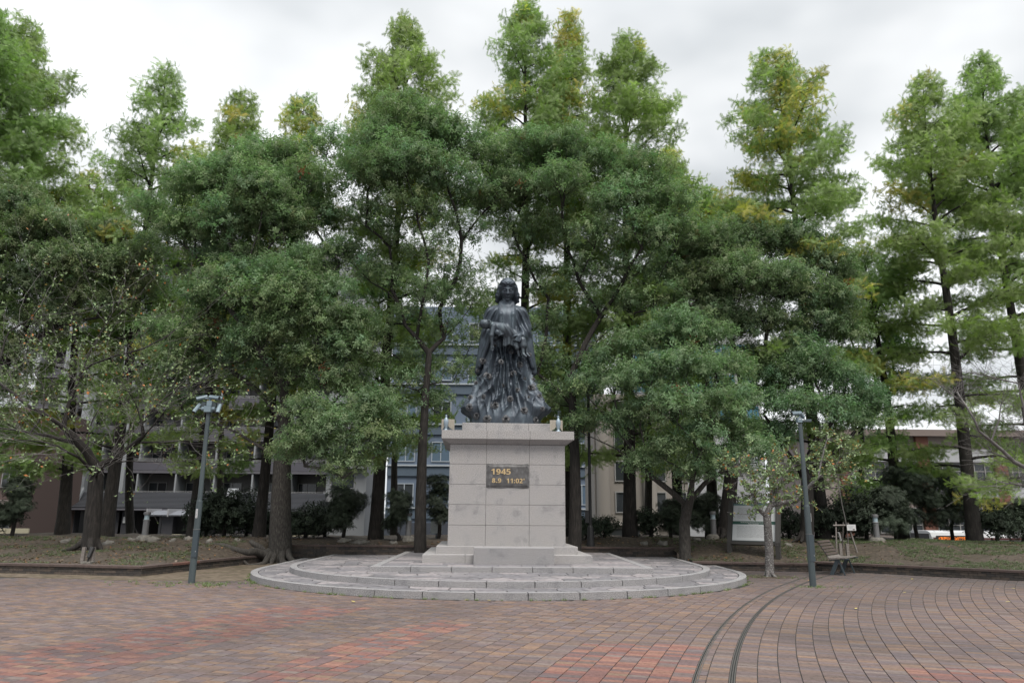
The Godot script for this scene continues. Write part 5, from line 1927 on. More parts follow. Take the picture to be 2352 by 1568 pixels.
func make_poles() -> void:
	var o := thing("camera_pole", "grey-green steel pole carrying a cluster of security cameras, left of the steps", "pole", Vector3(-7.53, 0, -18.32))
	pole_parts(o, 4.05)
	box_part("sticker", Vector3(-0.012, 1.60, 0.0735), Vector3(0.045, 0.21, 0.004), M.white, o)
	for k in 6:
		box_part("sticker_print", Vector3(-0.012 + 0.004 * sin(k * 5.0), 1.52 + 0.033 * k, 0.0762), Vector3(0.022, 0.018, 0.002), plain(0.12, 0.12, 0.14), o)
	var m := MB.new()
	m.box(Vector3(0, 4.12, 0.03), Vector3(0.165, 0.15, 0.15))
	part("junction_box", m.mesh(), M.cam_body, o)
	m = MB.new()
	m.cyl(Vector3(-0.175, 4.13, 0.0), Vector3(0.155, 4.13, 0.0), 0.055, 0.055, 14)
	part("cross_tube", m.mesh(), M.cam_body, o)
	box_part("control_box", Vector3(0.02, 4.265, 0.02), Vector3(0.125, 0.12, 0.11), M.cam_body, o)
	box_part("control_box", Vector3(-0.135, 4.24, -0.02), Vector3(0.10, 0.115, 0.10), M.pole, o)
	box_part("control_box", Vector3(0.125, 4.235, -0.02), Vector3(0.095, 0.105, 0.10), M.pole, o)
	m = MB.new()
	m.cyl(Vector3(0, 4.30, 0), Vector3(0, 4.40, 0), 0.022, 0.022, 10)
	part("stalk", m.mesh(), M.cam_body, o)
	camera_tube(o, Vector3(-0.275, 4.135, 0.06), Vector3(-0.22, -0.75, 0.62).normalized())
	camera_tube(o, Vector3(0.265, 4.125, 0.06), Vector3(0.10, -0.78, 0.62).normalized())
	camera_tube(o, Vector3(-0.19, 4.40, 0.03), Vector3(-0.85, -0.30, 0.43).normalized(), 0.26)
	camera_tube(o, Vector3(0.13, 4.405, 0.05), Vector3(0.93, -0.14, 0.33).normalized(), 0.30)
	camera_tube(o, Vector3(0.13, 4.42, -0.10), Vector3(0.8, -0.02, -0.6).normalized(), 0.24)
	for s in [-1, 1]:
		m = MB.new()
		m.cyl(Vector3(s * 0.155, 4.13, 0), Vector3(s * 0.26, 4.14, 0.05), 0.014, 0.014, 8)
		part("bracket", m.mesh(), M.cam_body, o)
		m = MB.new()
		m.cyl(Vector3(0, 4.38, 0), Vector3(s * 0.16, 4.395, 0.03), 0.013, 0.013, 8)
		part("bracket", m.mesh(), M.cam_body, o)
	o = thing("camera_pole", "grey-green steel pole with two cameras and a small lamp arm, in front of the bench", "pole", Vector3(7.28, 0, -18.62))
	pole_parts(o, 3.93)
	box_part("sticker", Vector3(0.068, 1.62, 0.03), Vector3(0.006, 0.20, 0.04), M.white, o)
	box_part("junction_box", Vector3(-0.02, 4.0, 0.01), Vector3(0.115, 0.115, 0.12), M.cam_body, o)
	box_part("label_plate", Vector3(-0.02, 4.02, 0.0725), Vector3(0.045, 0.022, 0.004), M.white, o)
	box_part("lamp_arm", Vector3(0.16, 3.985, 0.0), Vector3(0.24, 0.048, 0.07), M.pole, o)
	box_part("lamp_head", Vector3(0.22, 4.014, 0.0), Vector3(0.13, 0.012, 0.075), M.cam_body, o)
	m = MB.new()
	m.cyl(Vector3(-0.02, 4.05, 0), Vector3(0.03, 4.16, 0), 0.016, 0.014, 8)
	part("stalk", m.mesh(), M.cam_body, o)
	camera_tube(o, Vector3(-0.08, 4.17, 0.02), Vector3(-0.96, -0.10, 0.28).normalized(), 0.27)
	camera_tube(o, Vector3(0.07, 4.14, -0.05), Vector3(0.62, -0.42, -0.66).normalized(), 0.24)
	# black lamp post behind the pedestal
	var at := bed_point(sight(1357, 1258, 26.6).x, 26.6)
	o = thing("lamp_post", "slim black lamp post right of the pedestal, its head lost in foliage", "lamp post", at)
	m = MB.new()
	m.lathe(Vector3.ZERO, [Vector2(0.15, -0.1), Vector2(0.15, 0.10), Vector2(0.13, 0.14), Vector2(0.11, 0.62), Vector2(0.075, 0.68), Vector2(0.058, 0.72), Vector2(0.045, 6.9), Vector2(0.06, 6.92), Vector2(0.06, 6.96), Vector2(0.0, 6.97)], 14)
	part("post", m.mesh(), M.black, o)
	box_part("cable_box", Vector3(-0.11, 1.0, 0.0), Vector3(0.14, 0.42, 0.12), M.black, o)
	m = MB.new()
	m.lathe(Vector3(0, 6.96, 0), [Vector2(0.05, 0), Vector2(0.16, 0.30), Vector2(0.17, 0.34), Vector2(0.06, 0.42), Vector2(0.0, 0.44)], 14)
	part("lamp_head", m.mesh(), plain(0.3, 0.3, 0.3, 0.4), o)


func make_bench() -> void:
	# local frame: x runs along the bench, z is the way it faces
	var len := 1.3
	var o := thing("park_bench", "reclined park bench with brown back slats and pale seat slats, beside the right pole", "bench", Vector3(9.75, 0, -22.75), deg_to_rad(54.0))
	o.scale = Vector3.ONE * 1.08
	for k in 3:
		box_part("seat_slat", Vector3(0, 0.425 + 0.012 * k, -0.04 + 0.135 * k), Vector3(len, 0.035, 0.122), M.wood, o, Basis(Vector3(1, 0, 0), -0.09))
	for k in 6:
		var y := 0.455 + 0.078 * k
		box_part("back_slat", Vector3(0, y, -0.15 - 0.047 * k), Vector3(len, 0.066, 0.03), M.wood_brown if k else M.wood, o, Basis(Vector3(1, 0, 0), -0.54))
	for s in [-1, 1]:
		var f := MB.new()
		var x: float = s * (len / 2 - 0.09)
		f.box(Vector3(x, 0.65, -0.28), Vector3(0.045, 0.52, 0.03), Basis(Vector3(1, 0, 0), -0.54))
		f.box(Vector3(x, 0.40, 0.10), Vector3(0.045, 0.028, 0.50), Basis(Vector3(1, 0, 0), -0.09))
		part("side_rail", f.mesh(), M.pole_dark, o)
		f = MB.new()
		f.box(Vector3(x, 0.20, -0.02), Vector3(0.05, 0.46, 0.10), Basis(Vector3(1, 0, 0), 0.42))
		part("leg", f.mesh(), M.pole_dark, o)
		f = MB.new()
		f.box(Vector3(x, 0.20, 0.16), Vector3(0.04, 0.44, 0.035), Basis(Vector3(1, 0, 0), -0.32))
		part("leg", f.mesh(), M.pole_dark, o)
		box_part("foot_plate", Vector3(x, 0.006, 0.08), Vector3(0.06, 0.012, 0.16), M.pole_dark, o)


func print_image() -> ImageTexture:
	var im := Image.create(720, 480, false, Image.FORMAT_RGB8)
	im.fill(lin(0.42, 0.435, 0.45))
	rng.seed = 55
	im.fill_rect(Rect2i(0, 0, 720, 20), lin(0.10, 0.17, 0.17))
	im.fill_rect(Rect2i(0, 228, 720, 42), lin(0.015, 0.06, 0.045))
	for block in [[70, 52, 640, 200, 13], [70, 290, 650, 440, 12]]:
		var y: int = block[1]
		while y < block[3]:
			var x: int = block[0] + rng.randi_range(0, 12)
			var stop: int = block[2] - (rng.randi_range(0, 200) if rng.randf() < 0.25 else 0)
			while x < stop:
				var w := rng.randi_range(3, 18)
				im.fill_rect(Rect2i(x, y + rng.randi_range(0, 1), w, rng.randi_range(3, 5)), lin(0.18, 0.18, 0.19))
				if rng.randf() < 0.5:
					im.fill_rect(Rect2i(x, y - 2, 2, 7), lin(0.2, 0.2, 0.21))
				x += w + rng.randi_range(3, 6)
			y += block[4]
	return ImageTexture.create_from_image(im)


func make_board() -> void:
	var l := bed_point(sight(1680, 1290, 25.3).x, 25.3)
	var yaw := deg_to_rad(-35.0)
	var o := thing("notice_board", "large leaning notice board with two white text panels on dark posts", "notice board", Vector3(l.x + 0.62, 0.28, -24.85), yaw)
	var lean := Basis(Vector3(1, 0, 0), deg_to_rad(-17.0))
	var foot := Vector3(0, 0.46, 0)
	for s in [-1, 1]:
		var m := MB.new()
		m.box(Vector3(s * 0.78, 0.18, 0), Vector3(0.13, 0.72, 0.17))
		m.box(foot + lean * Vector3(s * 0.78, 0.70, 0), Vector3(0.13, 1.48, 0.17), lean)
		part("post", m.mesh(), plain(0.04, 0.038, 0.036, 0.7), o)
	box_part("frame", foot + lean * Vector3(0, 0.70, -0.02), Vector3(1.44, 1.36, 0.05), plain(0.03, 0.045, 0.045, 0.6), o, lean)
	box_part("bottom_rail", foot + lean * Vector3(0, 0.03, 0.0), Vector3(1.44, 0.10, 0.12), plain(0.03, 0.028, 0.026, 0.7), o, lean)
	var q := QuadMesh.new()
	q.size = Vector2(1.39, 1.22)
	var pm := StandardMaterial3D.new()
	pm.albedo_texture = print_image()
	pm.roughness = 0.5
	var sheet := part("printed_panel", q, pm, o)
	sheet.transform = Transform3D(lean, foot + lean * Vector3(0, 0.73, 0.012))
	var font := SystemFont.new()
	font.font_names = PackedStringArray(["Droid Sans"])
	font.font_weight = 700
	var words := [["\"Atomic Bombing 50th Anniversary Commemorative", 0.013], ["Projects Monument\"", -0.032]]
	for w in words:
		var t := TextMesh.new()
		t.text = w[0]
		t.font = font
		t.font_size = 16
		t.pixel_size = 0.0022
		t.depth = 0.003
		var h := part("heading", t, M.white, o)
		h.transform = Transform3D(lean, foot + lean * Vector3(0, 0.705 + w[1], 0.016))


func make_small_things() -> void:
	# round stone and metal bollard lamps on the crest of the bed
	var first: Node3D
	var spots := [[330, 26.8, "bollard lamp on a square stone foot, between the cherry tree and the left pole"], [937, 27.6, "bollard lamp close to the slender trunk left of the pedestal"], [2016, 27.2, "bollard lamp right of the sapling, in front of the tall shrub"], [1641, 27.4, "bollard lamp behind the low grey trunk, left of the notice board"]]
	for i in spots.size():
		var at := foot_at(spots[i][0], spots[i][1])
		if i == 0:
			first = thing("bollard_lamp", spots[0][2], "lamp", at, 0.0, "bollard lamps along the planting bed")
			var m := MB.new()
			m.lathe(Vector3.ZERO, [Vector2(0.30, -0.1), Vector2(0.28, 0.10), Vector2(0.19, 0.16), Vector2(0.18, 0.17), Vector2(0.0, 0.17)], 4, Basis(Vector3.UP, PI / 4))
			part("foot", m.mesh(), M.stone, first)
			m = MB.new()
			m.lathe(Vector3.ZERO, [Vector2(0.105, 0.16), Vector2(0.10, 0.66), Vector2(0.115, 0.67), Vector2(0.115, 0.70), Vector2(0.0, 0.70)], 14)
			part("post", m.mesh(), plain(0.17, 0.17, 0.175, 0.5, 0.3), first)
			m = MB.new()
			m.lathe(Vector3.ZERO, [Vector2(0.085, 0.70), Vector2(0.085, 0.86)], 14)
			part("lantern_glass", m.mesh(), plain(0.30, 0.38, 0.42, 0.3), first)
			m = MB.new()
			m.lathe(Vector3.ZERO, [Vector2(0.12, 0.86), Vector2(0.12, 0.94), Vector2(0.10, 0.965), Vector2(0.0, 0.97)], 14)
			part("lid", m.mesh(), plain(0.12, 0.12, 0.125, 0.5, 0.3), first)
		else:
			copy_of(first, at, 0.3 * i, spots[i][2])
	# stub posts with a ground spotlight, at the wall's corner and behind the bench
	for c in [[186, 1308, 20.9, -0.02, "left one of two weathered stub posts beside the ground spotlight at the wall corner"], [208, 1308, 20.9, 0.05, "right one of two weathered stub posts beside the ground spotlight at the wall corner"], [1934, 1293, 24.6, 0.0, "left one of two short grey stub posts behind the bench"], [1950, 1293, 24.6, 0.0, "right one of two short grey stub posts behind the bench"]]:
		var at := bed_point(sight(c[0], c[1], c[2]).x, c[2])
		var m := MB.new()
		m.box(Vector3(0, 0.17, 0), Vector3(0.085, 0.50, 0.085), Basis(Vector3(0, 0, 1), c[3]))
		var o := part("stub_post", m.mesh(), M.wood, self, at)
		tag(o, c[4], "post", "stub posts in the planting bed")
	var sp := thing("ground_spotlight", "small black ground spotlight on a pale concrete pad, at the wall corner", "spotlight", bed_point(sight(198, 1310, 20.8).x, 20.8))
	box_part("pad", Vector3(0, 0.02, 0), Vector3(0.26, 0.07, 0.22), M.stone, sp)
	var m := MB.new()
	m.cyl(Vector3(0, 0.05, 0), Vector3(0.02, 0.16, 0), 0.03, 0.025, 8)
	part("stem", m.mesh(), M.black, sp)
	m = MB.new()
	m.cyl(Vector3(0.02, 0.16, 0.03), Vector3(0.05, 0.42, -0.06), 0.05, 0.065, 12)
	part("lamp_head", m.mesh(), M.black, sp)
	sp = thing("ground_spotlight", "thin pale ground spotlight on a round pad, between the sapling's stakes", "spotlight", bed_point(sight(1932, 1240, 27.0).x, 27.0))
	m = MB.new()
	m.cyl(Vector3(0, -0.03, 0), Vector3(0, 0.05, 0), 0.18, 0.18, 14)
	part("pad", m.mesh(), M.stone, sp)
	m = MB.new()
	m.cyl(Vector3(0, 0.05, 0), Vector3(-0.06, 0.34, 0), 0.035, 0.03, 10)
	part("lamp_head", m.mesh(), plain(0.28, 0.28, 0.28, 0.5), sp)
	# stakes round the sapling, with its little sign
	var c := bed_point(sight(1948, 1262, 25.0).x, 25.0)
	var st := thing("sapling_stakes", "three wooden support stakes with a crossbar round the sapling", "stakes", c)
	for q in [[Vector3(-0.40, -0.1, 0.05), Vector3(-0.31, 0.98, 0.0)], [Vector3(0.30, -0.1, 0.05), Vector3(0.08, 0.95, 0.0)], [Vector3(-0.02, -0.1, -0.45), Vector3(-0.04, 0.95, -0.05)]]:
		m = MB.new()
		m.cyl(q[0], q[1], 0.028, 0.024, 8)
		part("stake", m.mesh(), M.wood, st)
	m = MB.new()
	m.cyl(Vector3(-0.42, 0.86, 0.03), Vector3(-0.02, 0.87, 0.02), 0.028, 0.028, 8)
	part("crossbar", m.mesh(), M.wood, st)
	var sg := thing("plant_sign", "little white printed sign hung on the sapling's stakes", "sign", c + Vector3(0.14, 0.80, 0.10))
	box_part("plate", Vector3(0, 0, 0), Vector3(0.29, 0.19, 0.01), M.white, sg)
	for k in 4:
		box_part("print_line", Vector3(-0.01 - 0.02 * (k % 2), 0.055 - 0.03 * k, 0.0065), Vector3(0.19 - 0.03 * k, 0.008, 0.002), plain(0.3, 0.3, 0.32), sg)
	box_part("picture", Vector3(0.07, -0.06, 0.0065), Vector3(0.07, 0.035, 0.002), plain(0.12, 0.10, 0.10), sg)
	# white notice on a stand, left of the pedestal
	var nt := thing("notice_stand", "pale paper notice on a low stand, just left of the pedestal", "sign", foot_at(1001, 28.6))
	box_part("plate", Vector3(0, 0.42, 0), Vector3(0.42, 0.44, 0.02), plain(0.42, 0.46, 0.46, 0.6), nt)
	box_part("stand", Vector3(0, 0.1, -0.03), Vector3(0.05, 0.5, 0.03), M.pole_dark, nt)
	for k in 6:
		box_part("print_line", Vector3(0, 0.57 - 0.055 * k, 0.0115), Vector3(0.26 - 0.03 * (k % 3), 0.012, 0.002), plain(0.25, 0.27, 0.28), nt)
	# stones along the crest
	rng.seed = 41
	var stones := [[250, 25.4, 0.16, "flat grey stone at the foot of the old cherry tree's right side"], [150, 25.8, 0.12, "rounded stone left of the old cherry tree's foot"], [300, 26.5, 0.14, "grey stone left of the bollard lamp by the cherry tree"], [352, 26.3, 0.17, "flat stone right beside the bollard lamp by the cherry tree"], [395, 26.0, 0.10, "small stone between that bollard lamp and the left pole"], [432, 26.4, 0.13, "grey stone right behind the left camera pole"], [480, 25.7, 0.11, "small stone just right of the left camera pole"], [545, 26.3, 0.10, "small stone in front of the biggest dark bush"], [625, 26.0, 0.15, "pale stone at the left root of the thick pale trunk"], [790, 27.2, 0.16, "lumpy grey stone below the pruned pine"], [830, 27.0, 0.20, "largest stone of the crest, left of the ribbed trunk"], [905, 27.0, 0.13, "grey stone right of the ribbed trunk"], [1480, 26.9, 0.13, "grey stone right of the wide conifer's trunk"], [1520, 26.9, 0.16, "big grey stone left of the low grey trunk"], [1600, 26.8, 0.11, "small stone right of the low grey trunk"], [1810, 25.8, 0.10, "small pale stone between notice board and right pole"]]
	for k in stones.size():
		var at := foot_at(stones[k][0], stones[k][1])
		m = MB.new()
		var r: float = stones[k][2]
		var n1 := rng.randf() * 10.0
		var prof := [Vector2(r, -0.05), Vector2(r * 1.05, r * 0.2), Vector2(r * 0.8, r * 0.5), Vector2(r * 0.4, r * 0.66), Vector2(0.0, r * 0.68)]
		m.lathe(Vector3.ZERO, prof, 7)
		for i in m.v.size():
			m.v[i] *= 1.0 + 0.5 * sin(m.v[i].x * 31.0 + n1) * cos(m.v[i].z * 27.0 + n1)
			m.v[i].x *= 1.5
		var o := part("rock", m.mesh(), M.stone, self, at)
		o.rotation.y = rng.randf() * TAU
		tag(o, stones[k][3], "rock", "stones along the crest of the planting bed")
	# a surface root and fallen leaves
	rng.seed = 43
	for k in 26:
		var x := rng.randf_range(5.6, 12.5)
		var d := rng.randf_range(14.0, 22.5)
		if k > 19:
			x = rng.randf_range(-6.5, 4.5)
			d = rng.randf_range(14.6, 15.6)
		if steps_cover(x, d) or d > bed_front(x) - 0.3:
			continue
		m = MB.new()
		leaf_quad(m, Vector3.ZERO, Vector3(1, 0, 0), Vector3(0, 0, 1), rng.randf_range(0.08, 0.13), 0.06, -0.1)
		var lf := part("fallen_leaf", m.mesh(), plain(0.42, 0.34, 0.10, 0.6) if k % 3 else plain(0.34, 0.20, 0.08, 0.7), self, Vector3(x, 0.012, -d))
		lf.rotation.y = rng.randf() * TAU
		tag(lf, "yellowed fallen leaf lying flat on the brick paving", "leaf", "fallen leaves on the paving")


func make_ground_cover() -> void:
	rng.seed = 51
	# grass tufts
	var blade := MB.new()
	for k in 9:
		var a := k * 2.4
		var o := Vector3(cos(a), 0, sin(a))
		var s := Vector3(-o.z, 0, o.x) * 0.006
		var b := o * rng.randf_range(0.0, 0.03)
		var t := b + o * rng.randf_range(0.02, 0.07) + Vector3(0, rng.randf_range(0.04, 0.09), 0)
		blade.tri(b - s, b + s, t)
	var tuft := blade.mesh()
	var where := []
	var tint := PackedColorArray()
	var tries := 0
	while where.size() < 24000 and tries < 140000:
		tries += 1
		var x := rng.randf_range(5.0, 24.0) if tries % 5 else rng.randf_range(-20.0, -9.0)
		var d := rng.randf_range(15.0, 29.0)
		var f := bed_front(x)
		if d < f + 0.2:
			continue
		var patch := wave_noise.get_noise_2d(x * 14.0, d * 14.0)
		if x < 0.0:
			patch -= 0.22
		if patch < -0.27 + rng.randf() * 0.28 or (x > 0.0 and x < 8.5 and rng.randf() < 0.7):
			continue
		where.append(Transform3D(Basis(Vector3.UP, rng.randf() * TAU).scaled(Vector3.ONE * rng.randf_range(0.6, 1.1)), bed_point(x, d)))
		var g := rng.randf_range(0.7, 1.2)
		tint.append(Color(0.095 * g, 0.13 * g, 0.055 * g))
	tag(scatter("grass", tuft, M.leaf_cherry, where, tint, self), "short patchy grass on the bank behind the low walls", "grass")
	# weeds at the foot of the steps and round the poles
	where = []
	tint = PackedColorArray()
	for k in 900:
		var p := Vector2()
		if k < 420:
			var a := rng.randf_range(0.15, PI - 0.15)
			var clump := wave_noise.get_noise_1d(a * 400.0)
			if clump < 0.02:
				continue
			p = Vector2(-0.3 - cos(a) * 6.74, 21.9 - sin(a) * 6.74) + Vector2(rng.randfn(), -absf(rng.randfn())) * 0.03
		elif k < 760:
			p = Vector2(-7.0 + rng.randfn() * 1.0, 18.0 + rng.randfn() * 0.35)
			if wave_noise.get_noise_2d(p.x * 40.0, p.y * 60.0) < -0.02:
				continue
		elif k < 860:
			p = Vector2(7.15, 21.3) + Vector2(rng.randfn() * 0.55, rng.randfn() * 0.3)
		else:
			p = Vector2(7.35, 18.5) + Vector2(rng.randfn() * 0.35, rng.randfn() * 0.2)
		if k >= 420 and steps_cover(p.x, p.y):
			continue
		where.append(Transform3D(Basis(Vector3.UP, rng.randf() * TAU).scaled(Vector3.ONE * rng.randf_range(0.5, 1.0)), Vector3(p.x, 0.0, -p.y)))
		var g := rng.randf_range(0.8, 1.3)
		tint.append(Color(0.11 * g, 0.155 * g, 0.05 * g))
	tag(scatter("weeds", tuft, M.leaf_cherry, where, tint, self), "small green weeds along the lowest step and round the poles", "weeds")
	# leaf litter on the bare soil
	where = []
	tint = PackedColorArray()
	var lm := MB.new()
	leaf_quad(lm, Vector3.ZERO, Vector3(1, 0, 0), Vector3(0, 0, 1), 0.10, 0.06, -0.12)
	var litter := lm.mesh()
	while where.size() < 5200:
		var x := rng.randf_range(-18.0, 18.0)
		var d := rng.randf_range(18.0, 28.5)
		if d < bed_front(x) + 0.2 or (x > 9.5 and rng.randf() < 0.7):
			continue
		if wave_noise.get_noise_2d(x * 20.0, d * 20.0) < rng.randf_range(-0.4, 0.3):
			continue
		var b := Basis.from_euler(Vector3(rng.randfn() * 0.25, rng.randf() * TAU, rng.randfn() * 0.25)).scaled(Vector3.ONE * rng.randf_range(0.5, 1.1))
		where.append(Transform3D(b, bed_point(x, d) + Vector3(0, 0.015, 0)))
		var g := rng.randf_range(0.6, 1.3)
		if rng.randf() < 0.25:
			tint.append(Color(0.19 * g, 0.10 * g, 0.04 * g))
		else:
			tint.append(Color(0.11 * g, 0.08 * g, 0.055 * g))
	tag(scatter("leaf_litter", litter, M.leaf_cherry, where, tint, self), "brown dead leaves strewn over the bare soil bank", "leaf litter")
	# earth strip between the left wall and the steps, and the earth round the young cherry
	var m := MB.new()
	var edge := PackedVector2Array()
	for i in 23:
		var x := -18.0 + i * 0.52
		edge.append(Vector2(x, -(18.95 + 0.22 * wave_noise.get_noise_1d(x * 40.0) + maxf(0.0, -9.5 - x) * 0.17)))
	edge.append(Vector2(-6.6, -19.4))
	edge.append(Vector2(-6.95, -21.5))
	edge.append(Vector2(-6.98, -26.2))
	edge.append(Vector2(-8.2, -26.2))
	edge.append(Vector2(-9.55, -20.0))
	edge.append(Vector2(-18.0, -21.5))
	m.prism(edge, -0.03, 0.004)
	base("earth_path", m.mesh(), M.path_soil, "strip of pale trodden earth between the left wall and the steps", "path")
	m = MB.new()
	var ring := PackedVector2Array()
	for i in 18:
		var a := TAU * i / 18
		ring.append(Vector2(7.2, -21.3) + Vector2(cos(a) * (0.62 + 0.1 * sin(i * 2.3)), sin(a) * (0.42 + 0.07 * cos(i * 3.1))))
	m.prism(ring, -0.03, 0.03, 0.1)
	base("tree_pit_soil", m.mesh(), M.soil, "small patch of soil round the foot of the young cherry tree", "soil")


# ---------- what stands across the road ----------
func window_set(parent: Node3D, at: Vector3, w: float, h: float, frame: Material, pane: Material, cols := 2, rows := 1) -> void:
	var m := MB.new()
	var t := 0.07
	m.box(at + Vector3(0, h / 2 - t / 2, 0.04), Vector3(w, t, 0.08))
	m.box(at + Vector3(0, -h / 2 + t / 2, 0.04), Vector3(w, t, 0.08))
	for i in cols + 1:
		m.box(at + Vector3(-w / 2 + t / 2 + (w - t) * i / cols, 0, 0.04), Vector3(t, h - t * 2 - 0.004, 0.08))
	for j in range(1, rows):
		m.box(at + Vector3(0, -h / 2 + h * j / rows, 0.042), Vector3(w - t * 2, t * 0.8, 0.06))
	var f := part("window", m.mesh(), frame, parent)
	var g := MB.new()
	g.box(at + Vector3(0, 0, 0.012), Vector3(w - 0.05, h - 0.05, 0.02))
	part("pane", g.mesh(), pane, f)


func make_apartments() -> void:
	var z := -68.0
	var x0 := sight(78, 900, 68.0).x
	var x1 := sight(765, 900, 68.0).x
	var y0 := 2.2
	var top := sight(420, 548, 68.0).y
	var lav := plain(0.071, 0.069, 0.084, 0.85)
	var lav2 := plain(0.092, 0.090, 0.103, 0.85)
	var wall := plain(0.126, 0.122, 0.122, 0.85)
	var tile := plain(0.219, 0.232, 0.245, 0.7)
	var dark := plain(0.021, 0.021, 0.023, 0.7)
	var o := thing("apartment_building", "large grey apartment block with long balconies, behind the trees on the left", "building", Vector3(0, 0, z))
	var w := x1 - x0
	var cx := (x0 + x1) / 2
	box_part("rear_wall", Vector3(cx, (top - 2.6) / 2, -7.0), Vector3(w, top + 2.4, 10.0), wall, o)
	var floors := int((top - y0) / 2.9)
	var railm := plain(0.232, 0.232, 0.236, 0.5)
	for k in floors + 1:
		var y := y0 + 2.9 * k
		box_part("floor_slab", Vector3(cx, y, -1.0), Vector3(w, 0.22, 2.1), lav2, o)
		if k == floors:
			continue
		box_part("balcony_parapet", Vector3(cx, y + 0.52, 0.0), Vector3(w, 0.78, 0.14), lav, o)
		var rail := MB.new()
		for q in 3:
			rail.box(Vector3(cx, y + 0.98 + 0.10 * q, 0.0), Vector3(w, 0.035, 0.04))
		for q in int(w / 1.6):
			rail.box(Vector3(x0 + 0.8 + q * 1.6, y + 1.05, -0.012), Vector3(0.035, 0.28, 0.03))
		part("balcony_railing", rail.mesh(), railm, o)
		var bays := 8
		for b in bays:
			var bx := x0 + w * (b + 0.5) / bays
			window_set(o, Vector3(bx - 0.6, y + 1.1, -1.98), 1.7, 1.9, railm, M.glass, 2)
			box_part("partition", Vector3(x0 + w * b / bays + 0.1, y + 1.45, -0.98), Vector3(0.14, 2.62, 1.95), tile, o)
			if b % 2 == 0:
				box_part("wall_unit", Vector3(bx + 1.2, y + 0.55, -1.6), Vector3(0.8, 0.7, 0.35), M.white, o)
	# tiled shafts up the front
	for p in [[150, 185], [205, 232], [285, 318]]:
		var a := sight(p[0], 900, 68.0).x
		var b := sight(p[1], 900, 68.0).x
		box_part("tiled_shaft", Vector3((a + b) / 2, y0 + (top - y0) * 0.42, 0.45), Vector3(b - a, (top - y0) * 0.84, 0.7), tile, o)
	# ribbed sloping canopy over the dark car park
	var xa := sight(98, 1150, 64.0).x - 0.0
	var xb := sight(740, 1150, 64.0).x
	var cw := xb - xa
	var ya := sight(400, 1167, 63.0).y
	var yb := sight(400, 1132, 66.0).y
	for k in 12:
		var t := (k + 0.5) / 12.0
		box_part("roof_slat", Vector3((xa + xb) / 2, lerpf(ya, yb, t), lerpf(5.0, 2.0, t)), Vector3(cw, 0.13, 0.30), plain(0.036, 0.038, 0.044, 0.5), o, Basis(Vector3(1, 0, 0), 0.25))
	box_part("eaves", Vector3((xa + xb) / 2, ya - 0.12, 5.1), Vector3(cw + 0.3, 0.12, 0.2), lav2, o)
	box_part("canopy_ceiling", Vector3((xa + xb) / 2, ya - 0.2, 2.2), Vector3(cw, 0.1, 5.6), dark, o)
	for p in [[100, 164], [505, 530]]:
		var a := sight(p[0], 1145, 63.0).x
		var b := sight(p[1], 1145, 63.0).x
		box_part("white_roof_panel", Vector3((a + b) / 2, (ya + yb) / 2 + 0.35, 3.7), Vector3(b - a, 1.5, 0.2), tile, o, Basis(Vector3(1, 0, 0), -0.55))
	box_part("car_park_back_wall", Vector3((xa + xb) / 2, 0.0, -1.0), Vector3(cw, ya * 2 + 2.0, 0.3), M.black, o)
	for px in [112, 160, 268, 292, 386, 480, 560, 650]:
		var xx := sight(px, 1200, 64.0).x
		box_part("car_park_pillar", Vector3(xx, (ya - 2.6) / 2, 4.0), Vector3(1.1, ya + 2.3, 0.8), plain(0.031, 0.031, 0.036, 0.85), o)
		if px in [112, 292, 480]:
			box_part("wall_lamp", Vector3(xx, 0.9, 4.45), Vector3(0.3, 0.5, 0.12), M.white, o)
	# white stair tower at the right end
	var tx0 := sight(762, 800, 66.0).x
	var tx1 := sight(852, 800, 66.0).x
	var th := sight(800, 575, 66.0).y
	var twr := thing("stair_tower", "pale stair tower with open landings at the right end of the apartment block", "building", Vector3((tx0 + tx1) / 2, 0, -67.0))
	var tw := tx1 - tx0
	box_part("wall", Vector3(0, (th - 2.5) / 2, -2.0), Vector3(tw, th + 2.5, 4.0), plain(0.177, 0.186, 0.194, 0.8), twr)
	for k in int((th - 3.0) / 2.9):
		var y := 3.0 + 2.9 * k
		box_part("landing", Vector3(0, y, 0.35), Vector3(tw, 0.9, 0.7), plain(0.211, 0.219, 0.228, 0.8), twr)
		window_set(twr, Vector3(-0.3, y + 1.45, 0.0), tw * 0.6, 1.5, railm, M.glass, 2)


